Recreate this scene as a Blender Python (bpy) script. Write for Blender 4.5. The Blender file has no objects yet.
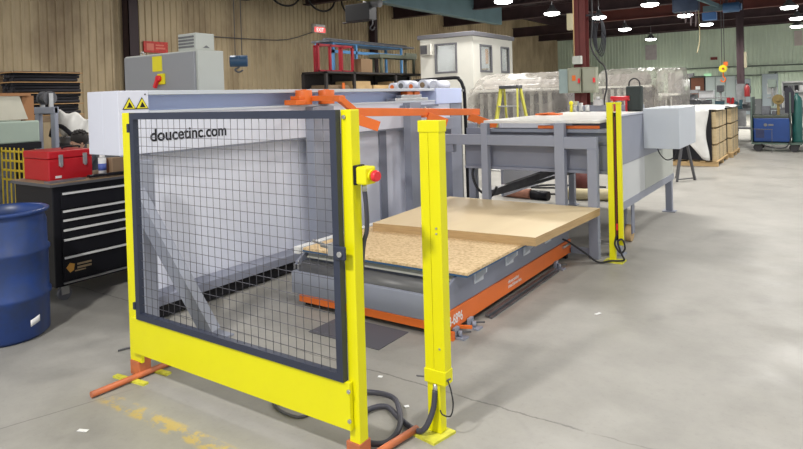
import bpy, bmesh, math, random
from mathutils import Vector, Matrix, Euler
random.seed(7)
PI = math.pi
S = bpy.context.scene
COL = S.collection

# ------------------------------------------------------------------ camera
cd = bpy.data.cameras.new('camera'); cam = bpy.data.objects.new('camera', cd); COL.objects.link(cam)
cd.sensor_fit = 'HORIZONTAL'; cd.sensor_width = 36.0
cd.lens = 618.0/803*36.0
cd.shift_x = 0.0; cd.shift_y = -(224.5-108.0)/803
cd.clip_start = .05; cd.clip_end = 200
M = Matrix.Rotation(math.radians(34.4), 3, 'Z') @ Matrix.Rotation(PI/2-11/618., 3, 'X') @ Matrix.Rotation(-.028, 3, 'Z')
cam.matrix_world = Matrix.Translation((0, 0, 1.6)) @ M.to_4x4()
S.camera = cam

# ------------------------------------------------------------------ world, exposure, lights
w = bpy.data.worlds.new('world'); S.world = w; w.use_nodes = True
w.node_tree.nodes['Background'].inputs[0].default_value = (.95, .98, 1.0, 1)
w.node_tree.nodes['Background'].inputs[1].default_value = .95
S.view_settings.view_transform = 'Standard'; S.view_settings.look = 'None'
S.view_settings.exposure = 0.0; S.view_settings.gamma = 1.0; S.view_settings.use_curve_mapping = False

def area(name, loc, power, size, color=(1, .97, .92), rot=(0, 0, 0), sy=None):
    l = bpy.data.lights.new(name, 'AREA'); l.energy = power; l.color = color
    l.shape = 'RECTANGLE' if sy else 'DISK'; l.size = size
    if sy: l.size_y = sy
    o = bpy.data.objects.new(name, l); o.location = loc; o.rotation_euler = rot; COL.objects.link(o); return o
# overhead high-bay lamps of the near bays (above the frame)
for x, y, p, s in [(-2.2, -1.3, 330, .4), (-.2, 3.6, 80, .9), (2.2, 1.0, 110, .9), (-8.0, 6.0, 150, .9), (-3.0, 9.5, 230, .9), (1.5, 8.5, 190, .9),
                   (-11.5, 11.5, 120, .9), (-0.8, 14.5, 330, .9), (-7.5, 14.5, 240, .9), (-11.0, 2.0, 110, .9)]:
    area('bay_light', (x, y, 4.9), p, s)

# ------------------------------------------------------------------ materials
def mat(name, col, rough=.5, metal=0.0, var=0.0, vs=3.0, bump=0.0, bs=60.0, emit=None, es=1.0, col2=None, spec=.5, alpha=None, trans=0, stretch=None, contrast=None):
    m = bpy.data.materials.new(name); m.use_nodes = True
    nt = m.node_tree; b = nt.nodes['Principled BSDF']
    b.inputs['Base Color'].default_value = (*col, 1); b.inputs['Roughness'].default_value = rough
    b.inputs['Metallic'].default_value = metal; b.inputs['Specular IOR Level'].default_value = spec
    tc = nt.nodes.new('ShaderNodeTexCoord'); src = tc.outputs['Object']
    if stretch:
        mp = nt.nodes.new('ShaderNodeMapping'); mp.inputs['Scale'].default_value = stretch
        nt.links.new(src, mp.inputs[0]); src = mp.outputs[0]
    if var or col2:
        n = nt.nodes.new('ShaderNodeTexNoise'); n.inputs['Scale'].default_value = vs; n.inputs['Detail'].default_value = 6
        n.inputs['Roughness'].default_value = .6
        nt.links.new(src, n.inputs['Vector'])
        r = nt.nodes.new('ShaderNodeValToRGB')
        lo, hi = contrast or (.3, .7)
        r.color_ramp.elements[0].position = lo; r.color_ramp.elements[1].position = hi
        c2 = col2 or tuple(c*(1-var) for c in col); c1 = col if col2 else tuple(min(1, c*(1+var)) for c in col)
        r.color_ramp.elements[0].color = (*c2, 1); r.color_ramp.elements[1].color = (*c1, 1)
        nt.links.new(n.outputs['Fac'], r.inputs[0]); nt.links.new(r.outputs[0], b.inputs['Base Color'])
    if bump:
        n2 = nt.nodes.new('ShaderNodeTexNoise'); n2.inputs['Scale'].default_value = bs; n2.inputs['Detail'].default_value = 4
        nt.links.new(src, n2.inputs['Vector'])
        bp = nt.nodes.new('ShaderNodeBump'); bp.inputs['Strength'].default_value = bump; bp.inputs['Distance'].default_value = .01
        nt.links.new(n2.outputs['Fac'], bp.inputs['Height']); nt.links.new(bp.outputs[0], b.inputs['Normal'])
    if emit:
        b.inputs['Emission Color'].default_value = (*emit, 1); b.inputs['Emission Strength'].default_value = es
    if alpha is not None: b.inputs['Alpha'].default_value = alpha
    if trans: b.inputs['Transmission Weight'].default_value = trans
    return m

YEL = mat('yellow_paint', (.81, .76, .0), .42, var=.03, vs=2)
YEL2 = mat('yellow_plate', (.62, .60, .06), .55, var=.25, vs=14)
ORG = mat('orange_paint', (.80, .17, .025), .42, var=.06, vs=4)
ORGD = mat('worn_orange_paint', (.62, .16, .05), .5, col2=(.42, .14, .07), vs=12)
BLUEBLK = mat('dark_blue_frame_paint', (.028, .035, .062), .45, var=.1)
WIRE = mat('dark_wire', (.10, .10, .12), .5)
GREY = mat('machine_grey_paint', (.285, .305, .375), .45, var=.05, vs=2)
GREYD = mat('machine_dark_grey_paint', (.23, .245, .31), .5, var=.06, vs=2)
BLUEGREY = mat('machine_blue_grey_paint', (.62, .70, .98), .4, var=.03, vs=1.5)
WHT = mat('machine_white_paint', (.70, .72, .82), .4, var=.02, vs=1)
WHTW = mat('guard_white_paint', (.60, .62, .63), .4, var=.02, vs=1)
PALEBLUE = mat('pale_blue_grey_paint', (.58, .62, .68), .4, var=.02)
BLK = mat('black_paint', (.009, .009, .013), .45, spec=.3)
RUB = mat('black_rubber', (.02, .02, .024), .6)
HOSE = mat('dark_grey_hose', (.055, .055, .075), .5)
STEEL = mat('brushed_steel', (.55, .55, .55), .35, .8, var=.1, vs=10)
DSTEEL = mat('dark_steel', (.11, .11, .12), .4, .3, var=.3, vs=8)
ROLL = mat('roller_rubber', (.075, .075, .08), .42, col2=(.15, .15, .15), vs=3, stretch=(.6, 6, 6))
ALU = mat('aluminium_edge', (.80, .80, .79), .4, .05)
OSB = mat('strand_board', (.76, .57, .33), .75, col2=(.52, .35, .17), vs=38, stretch=(1, 1.8, 1), contrast=(.36, .56), bump=.15)
PLY = mat('plywood_face', (.86, .71, .46), .55, col2=(.76, .60, .37), vs=2.2, stretch=(1.0, .25, 1), contrast=(.35, .75))
PLYE = mat('plywood_edge', (.55, .38, .19), .7, col2=(.40, .26, .12), vs=6, stretch=(1, 1, 30))
BLUEP = mat('blue_edge_paint', (.03, .10, .22), .5)
DRUM = mat('blue_plastic', (.018, .052, .21), .38, col2=(.025, .045, .12), vs=6, contrast=(.3, .6))
DRUMIN = mat('blue_plastic_inside', (.02, .05, .18), .5)
RED = mat('red_enamel', (.50, .012, .02), .3, var=.05)
REDB = mat('bright_red_plastic', (.80, .03, .04), .35)
WOOD = mat('worn_wood', (.33, .23, .13), .7, col2=(.20, .14, .09), vs=8, stretch=(6, 1, 6))
WOODP = mat('pallet_wood', (.60, .42, .21), .75, col2=(.46, .31, .15), vs=5)
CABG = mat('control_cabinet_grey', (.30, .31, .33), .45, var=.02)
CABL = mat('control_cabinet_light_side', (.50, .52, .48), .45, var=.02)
WRAP = mat('white_plastic_wrap', (.80, .80, .78), .35, var=.06, vs=5, bump=.9, bs=7)
SKIN = mat('skin', (.55, .32, .22), .55)
HAIR = mat('dark_hair', (.018, .014, .013), .7, bump=.6, bs=60)
CLOTH = mat('dark_work_cloth', (.04, .045, .06), .85, var=.2, vs=12)
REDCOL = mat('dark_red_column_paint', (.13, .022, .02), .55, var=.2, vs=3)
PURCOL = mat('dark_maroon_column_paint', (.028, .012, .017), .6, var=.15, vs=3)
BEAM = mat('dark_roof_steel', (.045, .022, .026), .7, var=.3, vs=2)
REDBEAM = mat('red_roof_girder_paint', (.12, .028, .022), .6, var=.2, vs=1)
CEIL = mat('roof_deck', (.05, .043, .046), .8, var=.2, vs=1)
WELD = mat('welder_blue', (.010, .045, .19), .4, var=.1)
TEAL = mat('teal_cylinder_paint', (.018, .10, .09), .45, var=.15, vs=6)
CLUT1 = mat('bench_steel_paint', (.13, .14, .16), .5, col2=(.05, .05, .06), vs=9)
CLUT2 = mat('bench_grey_paint', (.19, .195, .205), .5, col2=(.11, .11, .12), vs=5)
PAPER = mat('paper', (.85, .85, .85), .7)
YSTK = mat('warning_yellow', (.85, .75, .02), .45)
SIGNRED = mat('sign_red', (.62, .05, .04), .5, var=.25, vs=12)
BLUST = mat('blue_rack_paint', (.10, .28, .55), .5, var=.1)
GRNST = mat('olive_steel', (.09, .10, .07), .6, var=.2)
BOOTH = mat('cream_wall_panel', (.86, .85, .78), .6, var=.02)
BOOTHTRIM = mat('grey_roof_trim', (.17, .17, .19), .6)
BRIDGE = mat('crane_beam_grey_blue', (.13, .21, .24), .5, var=.12, vs=1.2)
GREENM = mat('pale_green_machine_paint', (.36, .44, .38), .5, var=.05)
LAMPM = mat('lamp_glow', (1, 1, 1), .5, emit=(1, 1, .96), es=20)
FLOORW = mat('bin_white', (.75, .76, .75), .6)
BROWN = mat('brown_door_paint', (.17, .06, .03), .6, var=.1)
GLASS = mat('office_glass', (.9, .95, .95), .08, spec=.6, alpha=.22)
OFFIN = mat('lit_office_wall', (.72, .75, .74), .7)

def film_mat():
    m = bpy.data.materials.new('clear_plastic_film'); m.use_nodes = True; nt = m.node_tree; b = nt.nodes['Principled BSDF']
    b.inputs['Base Color'].default_value = (.55, .52, .475, 1); b.inputs['Roughness'].default_value = .3
    tc = nt.nodes.new('ShaderNodeTexCoord'); n = nt.nodes.new('ShaderNodeTexNoise'); n.inputs['Scale'].default_value = 2.6; n.inputs['Detail'].default_value = 5
    n.inputs['Distortion'].default_value = .6
    nt.links.new(tc.outputs['Object'], n.inputs['Vector'])
    mr = nt.nodes.new('ShaderNodeMapRange'); mr.inputs[1].default_value = .3; mr.inputs[2].default_value = .7
    mr.inputs[3].default_value = .22; mr.inputs[4].default_value = .55
    nt.links.new(n.outputs['Fac'], mr.inputs[0]); nt.links.new(mr.outputs[0], b.inputs['Alpha'])
    bp = nt.nodes.new('ShaderNodeBump'); bp.inputs['Strength'].default_value = .2; bp.inputs['Distance'].default_value = .02
    nt.links.new(n.outputs['Fac'], bp.inputs['Height']); nt.links.new(bp.outputs[0], b.inputs['Normal'])
    return m
FILM = film_mat()

def floor_surface():
    m = bpy.data.materials.new('concrete_floor'); m.use_nodes = True; nt = m.node_tree; b = nt.nodes['Principled BSDF']
    L = nt.links.new; N = nt.nodes.new
    tc = N('ShaderNodeNewGeometry'); O = tc.outputs['Position']
    def noise(s, d=6, r=.6, dist=0):
        n = N('ShaderNodeTexNoise'); n.inputs['Scale'].default_value = s; n.inputs['Detail'].default_value = d
        n.inputs['Roughness'].default_value = r; n.inputs['Distortion'].default_value = dist; L(O, n.inputs['Vector']); return n.outputs['Fac']
    def math_(op, a, b_=None, c=None):
        n = N('ShaderNodeMath'); n.operation = op
        for i, v in enumerate((a, b_, c)):
            if v is None: continue
            if isinstance(v, (int, float)): n.inputs[i].default_value = v
            else: L(v, n.inputs[i])
        return n.outputs[0]
    def mix(f, a, b_):
        n = N('ShaderNodeMix'); n.data_type = 'RGBA'
        if isinstance(f, float): n.inputs[0].default_value = f
        else: L(f, n.inputs[0])
        for i, v in ((6, a), (7, b_)):
            if isinstance(v, tuple): n.inputs[i].default_value = (*v, 1)
            else: L(v, n.inputs[i])
        return n.outputs[2]
    def rng(x, a, b_, c=0., d=1.):
        n = N('ShaderNodeMapRange'); L(x, n.inputs[0])
        for i, v in enumerate((a, b_, c, d)): n.inputs[i+1].default_value = v
        return n.outputs[0]
    sp = N('ShaderNodeSeparateXYZ'); L(O, sp.inputs[0]); X, Y = sp.outputs[0], sp.outputs[1]
    base = mix(rng(noise(.55, 5), .3, .7), (.300, .290, .265), (.385, .370, .338))
    base = mix(math_('MULTIPLY', rng(noise(3.5, 8, .7), .42, .75), .5), base, (.235, .228, .21))
    base = mix(math_('MULTIPLY', rng(noise(38, 4, .7), .55, .8), .30), base, (.165, .16, .148))
    # dark oil stains
    base = mix(math_('MULTIPLY', rng(noise(1.3, 4, .5, 1.0), .62, .74), .35), base, (.17, .165, .155))
    # thin crack / saw joint running along x at y = 2.85
    wob = math_('MULTIPLY_ADD', noise(2.2, 6, .7), .10, -.05)
    dy = math_('ABSOLUTE', math_('ADD', math_('SUBTRACT', Y, 2.85), wob))
    ck = math_('MULTIPLY', rng(dy, .003, .008, 1., 0.), rng(noise(5, 2), .35, .5))
    base = mix(math_('MULTIPLY', ck, .7), base, (.11, .105, .10))
    dj = math_('ABSOLUTE', math_('ADD', math_('SUBTRACT', math_('MULTIPLY_ADD', X, 3.2, 12.3), Y), wob))
    cj = math_('MULTIPLY', rng(dj, .008, .02, 1., 0.), rng(X, -3.3, -3.2, 1., 0.))
    base = mix(math_('MULTIPLY', cj, .6), base, (.13, .125, .12))
    # worn yellow floor stripe along x at y = 1.85
    sy = rng(math_('ABSOLUTE', math_('SUBTRACT', Y, 1.83)), .035, .06, 1., 0.)
    sx = math_('MULTIPLY', rng(X, -3.32, -3.2), rng(X, -2.2, -1.6, 1., 0.))
    wear = rng(noise(11, 6, .75), .47, .56)
    stripe = math_('MULTIPLY', math_('MULTIPLY', sy, sx), wear)
    base = mix(math_('MULTIPLY', stripe, .75), base, (.58, .42, .10))
    L(base, b.inputs['Base Color'])
    L(rng(noise(2.0, 5), .3, .7, .38, .6), b.inputs['Roughness'])
    bp = N('ShaderNodeBump'); bp.inputs['Strength'].default_value = .12; bp.inputs['Distance'].default_value = .01
    L(noise(30, 5), bp.inputs['Height']); L(bp.outputs[0], b.inputs['Normal'])
    return m
FLOOR = floor_surface()
WALLL = mat('tan_corrugated_steel', (.54, .43, .27), .55, col2=(.27, .195, .115), vs=.8, stretch=(1, 1.0, .45), contrast=(.30, .55))
WALLF = mat('pale_green_corrugated_steel', (.70, .81, .66), .5, col2=(.56, .66, .54), vs=.5, stretch=(1, 1, .6), contrast=(.3, .6))

# ------------------------------------------------------------------ mesh helpers
class B:
    def __init__(s): s.bm = bmesh.new()
    def _xf(s, vs, m):
        if m is not None: bmesh.ops.transform(s.bm, matrix=m, verts=vs)
    def box(s, x0, x1, y0, y1, z0, z1, m=None):
        v = [s.bm.verts.new(p) for p in ((x0,y0,z0),(x1,y0,z0),(x1,y1,z0),(x0,y1,z0),(x0,y0,z1),(x1,y0,z1),(x1,y1,z1),(x0,y1,z1))]
        for f in ((3,2,1,0),(4,5,6,7),(0,1,5,4),(1,2,6,5),(2,3,7,6),(3,0,4,7)): s.bm.faces.new([v[i] for i in f])
        s._xf(v, m); return s
    def obox(s, c, size, rot=(0,0,0)):
        m = Matrix.Translation(c) @ Euler(rot).to_matrix().to_4x4(); a, b, d = (q/2 for q in size)
        return s.box(-a, a, -b, b, -d, d, m)
    def beam(s, p0, p1, wdt, hgt, up=(0,0,1)):
        p0, p1 = Vector(p0), Vector(p1); d = p1-p0; L = d.length; d.normalize()
        u = Vector(up); sd = d.cross(u)
        if sd.length < 1e-4: sd = d.cross(Vector((1,0,0)))
        sd.normalize(); u = sd.cross(d)
        m = Matrix((( *[0]*4,),)*4) if 0 else Matrix.Identity(4)
        for i in range(3): m[i][0] = d[i]; m[i][1] = sd[i]; m[i][2] = u[i]; m[i][3] = p0[i]
        return s.box(0, L, -wdt/2, wdt/2, -hgt/2, hgt/2, m)
    def cyl(s, p0, p1, r, r2=None, seg=20, cap=True):
        p0, p1 = Vector(p0), Vector(p1); r2 = r if r2 is None else r2
        d = (p1-p0).normalized(); a = d.orthogonal().normalized(); b = d.cross(a)
        R0 = [s.bm.verts.new(p0+r*(math.cos(t)*a+math.sin(t)*b)) for t in (2*PI*i/seg for i in range(seg))]
        R1 = [s.bm.verts.new(p1+r2*(math.cos(t)*a+math.sin(t)*b)) for t in (2*PI*i/seg for i in range(seg))]
        for i in range(seg):
            f = s.bm.faces.new((R0[i], R0[(i+1)%seg], R1[(i+1)%seg], R1[i])); f.smooth = True
        if cap: s.bm.faces.new(R0[::-1]); s.bm.faces.new(R1)
        return s
    def lathe(s, c, prof, seg=32):
        rings = []
        for r, z in prof:
            rings.append([s.bm.verts.new((c[0]+r*math.cos(2*PI*i/seg), c[1]+r*math.sin(2*PI*i/seg), c[2]+z)) for i in range(seg)] if r > 1e-5 else [s.bm.verts.new((c[0], c[1], c[2]+z))])
        for a, b in zip(rings, rings[1:]):
            for i in range(seg):
                j = (i+1) % seg
                if len(a) == 1 and len(b) == 1: continue
                if len(a) == 1: f = s.bm.faces.new((a[0], b[j], b[i]))
                elif len(b) == 1: f = s.bm.faces.new((a[i], a[j], b[0]))
                else: f = s.bm.faces.new((a[i], a[j], b[j], b[i]))
                f.smooth = True
        return s
    def sph(s, c, r, sc=(1,1,1), seg=16, rot=None):
        m = Matrix.Translation(c)
        if rot: m = m @ Euler(rot).to_matrix().to_4x4()
        m = m @ Matrix.Diagonal((*sc, 1))
        g = bmesh.ops.create_uvsphere(s.bm, u_segments=seg, v_segments=max(6, seg//2), radius=r, matrix=m)
        for v in g['verts']:
            for f in v.link_faces: f.smooth = True
        return s
    def tube(s, pts, r, seg=10, sub=6):
        P = [Vector(p) for p in pts]
        if sub and len(P) > 2:
            Q = []
            for i in range(len(P)-1):
                a = P[max(i-1,0)]; b = P[i]; c = P[i+1]; d = P[min(i+2, len(P)-1)]
                for k in range(sub):
                    t = k/sub
                    Q.append(.5*((2*b)+(-a+c)*t+(2*a-5*b+4*c-d)*t*t+(-a+3*b-3*c+d)*t**3))
            Q.append(P[-1]); P = Q
        rings = []; up = None
        for i, p in enumerate(P):
            d = (P[min(i+1, len(P)-1)]-P[max(i-1, 0)]).normalized()
            up = d.orthogonal().normalized() if up is None else (up-d*up.dot(d)).normalized()
            b = d.cross(up)
            rings.append([s.bm.verts.new(p+r*(math.cos(t)*up+math.sin(t)*b)) for t in (2*PI*k/seg for k in range(seg))])
        for A, C_ in zip(rings, rings[1:]):
            for k in range(seg):
                f = s.bm.faces.new((A[k], A[(k+1)%seg], C_[(k+1)%seg], C_[k])); f.smooth = True
        s.bm.faces.new(rings[0][::-1]); s.bm.faces.new(rings[-1])
        return s
    def prism(s, pts, axis, a0, a1):
        def mk(p, a): return {'x': (a, p[0], p[1]), 'y': (p[0], a, p[1]), 'z': (p[0], p[1], a)}[axis]
        A = [s.bm.verts.new(mk(p, a0)) for p in pts]; C_ = [s.bm.verts.new(mk(p, a1)) for p in pts]
        n = len(pts)
        s.bm.faces.new(A); s.bm.faces.new(C_[::-1])
        for i in range(n): s.bm.faces.new((A[i], C_[i], C_[(i+1)%n], A[(i+1)%n]))
        return s
    def quadgrid(s, fn, nu, nv, smooth=True):
        G = [[s.bm.verts.new(fn(i/nu, j/nv)) for j in range(nv+1)] for i in range(nu+1)]
        for i in range(nu):
            for j in range(nv):
                f = s.bm.faces.new((G[i][j], G[i+1][j], G[i+1][j+1], G[i][j+1])); f.smooth = smooth
        return s

def wloc(o):
    v = Vector((0, 0, 0))
    while o: v += o.location; o = o.parent
    return v

def put(name, b, m, parent=None, bevel=0, label=None, solid=0, sub=0):
    """links the collected shapes as ONE mesh object (coordinates are the world's)"""
    me = bpy.data.meshes.new(name)
    if not solid: bmesh.ops.recalc_face_normals(b.bm, faces=b.bm.faces)
    off = wloc(parent)
    if parent is None:
        zs = [v.co.copy() for v in b.bm.verts]
        off = Vector(((min(v.x for v in zs)+max(v.x for v in zs))/2, (min(v.y for v in zs)+max(v.y for v in zs))/2, min(v.z for v in zs)))
    bmesh.ops.translate(b.bm, vec=-off, verts=b.bm.verts)
    b.bm.to_mesh(me); b.bm.free()
    me.materials.append(m)
    o = bpy.data.objects.new(name, me); COL.objects.link(o)
    if parent is not None: o.parent = parent
    else: o.location = off
    if bevel:
        md = o.modifiers.new('bevel', 'BEVEL'); md.width = bevel; md.segments = 2; md.limit_method = 'ANGLE'; md.angle_limit = .7
    if solid:
        md = o.modifiers.new('thickness', 'SOLIDIFY'); md.thickness = solid
    if sub:
        md = o.modifiers.new('smooth', 'SUBSURF'); md.levels = sub; md.render_levels = sub
    if label: o['label'] = label
    return o

def tag(o, label, cat, group=None, kind=None):
    o['label'] = label; o['category'] = cat
    if group: o['group'] = group
    if kind: o['kind'] = kind
    return o
def thing(name, label, cat, loc, group=None):
    o = bpy.data.objects.new(name, None); COL.objects.link(o); o.location = loc; o.empty_display_size = .1
    return tag(o, label, cat, group)
def struct(name, b, m, parent=None, **k):
    o = put(name, b, m, parent, **k)
    if parent is None: o['kind'] = 'structure'
    return o
def copy_tree(o, parent=None):
    c = o.copy(); COL.objects.link(c)
    if parent is not None: c.parent = parent
    for ch in list(o.children): copy_tree(ch, c)
    return c
def dup(o, loc, label, rz=0, group=None):
    c = copy_tree(o); c.location = loc; c.rotation_euler.z = rz; c['label'] = label
    if group: c['group'] = group
    return c
def text(name, s, size, m, parent, loc, xdir, updir, label=None, bold=0, sx=1.0):
    cu = bpy.data.curves.new(name, 'FONT'); cu.body = s; cu.size = size; cu.extrude = .0008; cu.offset = bold
    t = bpy.data.objects.new(name+'_tmp', cu); COL.objects.link(t)
    dg = bpy.context.evaluated_depsgraph_get(); me = bpy.data.meshes.new_from_object(t.evaluated_get(dg))
    bpy.data.objects.remove(t); me.materials.clear(); me.materials.append(m)
    o = bpy.data.objects.new(name, me); COL.objects.link(o)
    x = Vector(xdir).normalized(); u = Vector(updir).normalized(); n = x.cross(u)
    mm = Matrix.Identity(4)
    l = Vector(loc)-wloc(parent)
    for i in range(3): mm[i][0] = x[i]*sx; mm[i][1] = u[i]; mm[i][2] = n[i]; mm[i][3] = l[i]
    me.transform(mm); o.parent = parent
    if label: o['label'] = label
    return o

# ------------------------------------------------------------------ room shell
WX, WY = -15.4, 42.0
struct('floor', B().box(WX-.3, 9, -5, WY+.3, -.2, 0), FLOOR)
def corr(fixed, a0, a1, z0, z1, axis, pitch=.20, depth=.035):
    b = B(); pts = []; a = a0
    while a < a1:
        pts += [(a, 0), (a+pitch*.52, 0), (a+pitch*.62, depth), (a+pitch*.88, depth), (a+pitch*.98, 0)]
        a += pitch
    lo = []; hi = []
    for t, d in pts:
        p = (fixed+d, t) if axis == 'y' else (t, fixed-d)
        lo.append(b.bm.verts.new((*p, z0))); hi.append(b.bm.verts.new((*p, z1)))
    for i in range(len(pts)-1): b.bm.faces.new((lo[i], lo[i+1], hi[i+1], hi[i]))
    # back slab gives the wall a thickness
    if axis == 'y': b.box(fixed-.25, fixed-.02, a0, a1, z0, z1)
    else: b.box(a0, a1, fixed+.02, fixed+.25, z0, z1)
    return b
struct('wall_left', corr(WX, -5, WY, 0, 6.2, 'y'), WALLL)
struct('wall_back', corr(WY, WX, 9, 0, 6.2, 'x'), WALLF)
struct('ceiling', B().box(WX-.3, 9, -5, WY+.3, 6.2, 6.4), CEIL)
for n, y in enumerate((8, 16.5, 22, 26.3, 34.5, 38.5)):
    b = B(); red = False
    b.box(WX+.05, 9, y-.13, y+.13, 5.48, 5.52).box(WX+.05, 9, y-.13, y+.13, 4.98, 5.02).box(WX+.05, 9, y-.012, y+.012, 5.02, 5.48)
    struct('trim_%d' % (n+1), b, REDBEAM if red else BEAM)
struct('trim_10', B().box(-9.4, 9, 30.4, 30.66, 5.48, 5.52).box(-9.4, 9, 30.4, 30.66, 4.98, 5.02).box(-9.4, 9, 30.52, 30.54, 5.02, 5.48), REDBEAM)
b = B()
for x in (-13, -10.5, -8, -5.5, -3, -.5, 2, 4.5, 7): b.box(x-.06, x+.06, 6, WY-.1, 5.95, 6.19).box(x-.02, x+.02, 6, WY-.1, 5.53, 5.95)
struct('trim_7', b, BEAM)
# dark band closing the eave above the far wall and skirting at its foot
struct('trim_8', B().box(WX+.1, 9, WY-.35, WY-.07, 5.2, 6.15), BEAM)
struct('baseboard_back', B().box(WX+.1, 9, WY-.09, WY-.05, 0, .9), mat('skirting_grey', (.2, .21, .22), .6))
# far door
d = struct('door_1', B().box(-6.85, -6.10, WY-.10, WY-.04, 0, 2.28), BROWN)
struct('door_frame', B().box(-6.93, -6.85, WY-.14, WY-.04, 0, 2.36).box(-6.10, -6.02, WY-.14, WY-.04, 0, 2.36).box(-6.93, -6.02, WY-.14, WY-.04, 2.28, 2.38), BLK, d)
struct('door_sign', B().box(-6.58, -6.32, WY-.12, WY-.10, 1.55, 1.75), PAPER, d)

# ------------------------------------------------------------------ columns, wall fittings
def hcolumn(x, y, wdt, dep, z1, m, name='steel_column'):
    b = B(); b.box(x-wdt/2, x+wdt/2, y-dep/2, y-dep/2+.015, 0, z1).box(x-wdt/2, x+wdt/2, y+dep/2-.015, y+dep/2, 0, z1).box(x-.006, x+.006, y-dep/2, y+dep/2, 0, z1)
    return b
c = thing('steel_column', 'dark red steel column behind the grey infeed table, with electrical boxes on it', 'column', (-4.5, 13.8, 0))
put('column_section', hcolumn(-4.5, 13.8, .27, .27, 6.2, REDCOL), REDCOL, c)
put('base_plate', B().box(-4.75, -4.25, 13.55, 14.05, 0, .02), REDCOL, c)
c = thing('steel_column', 'slim dark maroon steel column standing beyond the wrapped pallets', 'column', (-2.84, 29, 0))
put('column_section', hcolumn(-2.84, 29, .26, .26, 6.2, PURCOL), PURCOL, c)
put('column_sleeve', B().box(-3.0, -2.68, 28.84, 29.16, 0, 1.75), CLUT2, c, label='grey guard sleeve')
c = thing('steel_column', 'dark maroon column against the tan corrugated wall, left of the control cabinet', 'column', (-15.17, 9.54, 0))
put('column_section', B().box(-15.32, -15.02, 9.4, 9.41, 0, 6.2).box(-15.32, -15.02, 9.67, 9.68, 0, 6.2).box(-15.33, -15.05, 9.53, 9.55, 0, 6.2).box(-15.06, -15.02, 9.4, 9.68, 0, 6.2), PURCOL, c)
put('base_plate', B().box(-15.33, -14.95, 9.35, 9.75, 0, .02), PURCOL, c)
c = thing('steel_column', 'dark column against the tan wall, right of the lit exit sign', 'column', (-15.2, 20.3, 0))
put('column_section', B().box(-15.32, -15.05, 20.2, 20.4, 0, 6.2), PURCOL, c)
put('base_plate', B().box(-15.33, -15.0, 20.1, 20.5, 0, .02), PURCOL, c)

# electrical boxes on the dark red column
t = thing('electrical_enclosure', 'grey-blue steel electrical box mounted left of the dark red column', 'electrical box', (-4.79, 13.6, 1.55))
put('housing', B().box(-4.93, -4.72, 13.5, 13.66, 1.58, 2.12), mat('blue_grey_enclosure', (.30, .38, .38), .5, var=.08), t, bevel=.008)
put('mounting_strut', B().box(-4.90, -4.25, 13.66, 13.664, 1.65, 1.70).box(-4.90, -4.25, 13.66, 13.664, 2.02, 2.07), DSTEEL, t)
def disc(name, x0, x1, label):
    t = thing(name, label, 'electrical box', ((x0+x1)/2, 13.5, 1.58))
    put('housing', B().box(x0, x1, 13.44, 13.63, 1.58, 2.14), mat('olive_enclosure', (.28, .29, .22), .5, var=.12, vs=6), t, bevel=.012)
    put('cover', B().box(x0+.03, x1-.03, 13.425, 13.44, 1.62, 2.10), mat('olive_cover', (.32, .33, .26), .5), t, bevel=.004)
    put('handle', B().box(x1-.05, x1-.01, 13.38, 13.425, 1.80, 1.90), REDB, t)
    return t
e = disc('electrical_disconnect', -4.71, -4.41, 'olive electrical disconnect box with an orange sticker on the red column')
put('sticker', B().box(-4.60, -4.52, 13.42, 13.425, 1.85, 1.97), ORG, e)
disc('electrical_disconnect', -4.38, -4.08, 'olive electrical disconnect box at the right edge of the red column')
t = thing('junction_box', 'small light grey box above the two olive disconnect boxes', 'electrical box', (-4.52, 13.6, 2.22))
put('housing', B().box(-4.62, -4.43, 13.52, 13.65, 2.22, 2.40), CABL, t, bevel=.006)
put('conduit', B().cyl((-4.60, 13.60, 2.40), (-4.60, 13.60, 5.0), .014), WOODP, t)
t = thing('push_button_box', 'long pale yellow box high on the dark red column', 'electrical box', (-4.64, 13.6, 3.06))
put('housing', B().box(-4.72, -4.60, 13.5, 13.64, 2.99, 3.35), mat('cream_box', (.55, .5, .33), .5), t, bevel=.008)
put('bracket', B().box(-4.70, -4.62, 13.64, 13.665, 3.1, 3.2), DSTEEL, t)
tag(put('hanging_cable', B().tube([(-4.22, 13.66, 4.2), (-4.18, 13.6, 3.2), (-4.2, 13.55, 2.6), (-4.05, 13.5, 2.3), (-3.88, 13.45, 2.1), (-3.84, 13.4, 1.7), (-3.9, 13.4, 1.35), (-3.86, 13.4, .7), (-3.9, 13.4, .03)], .018), RUB), 'black cable drooping down the right side of the red column', 'cable')
coil = B(); coil.box(-4.36, -4.08, 13.72, 13.76, 3.28, 3.32)
for k in range(4): coil.tube([(-4.12+.10*math.cos(a)+.02*k, 13.75+.02*k, 2.9+.40*math.sin(a)-.04*k) for a in [2*PI*i/16 for i in range(17)]], .012, 6, 2)
tag(put('cable_coil', coil, mat('dark_blue_cable', (.02, .022, .03), .6)), 'coil of dark cable hung on the right of the red column', 'cable')

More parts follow.
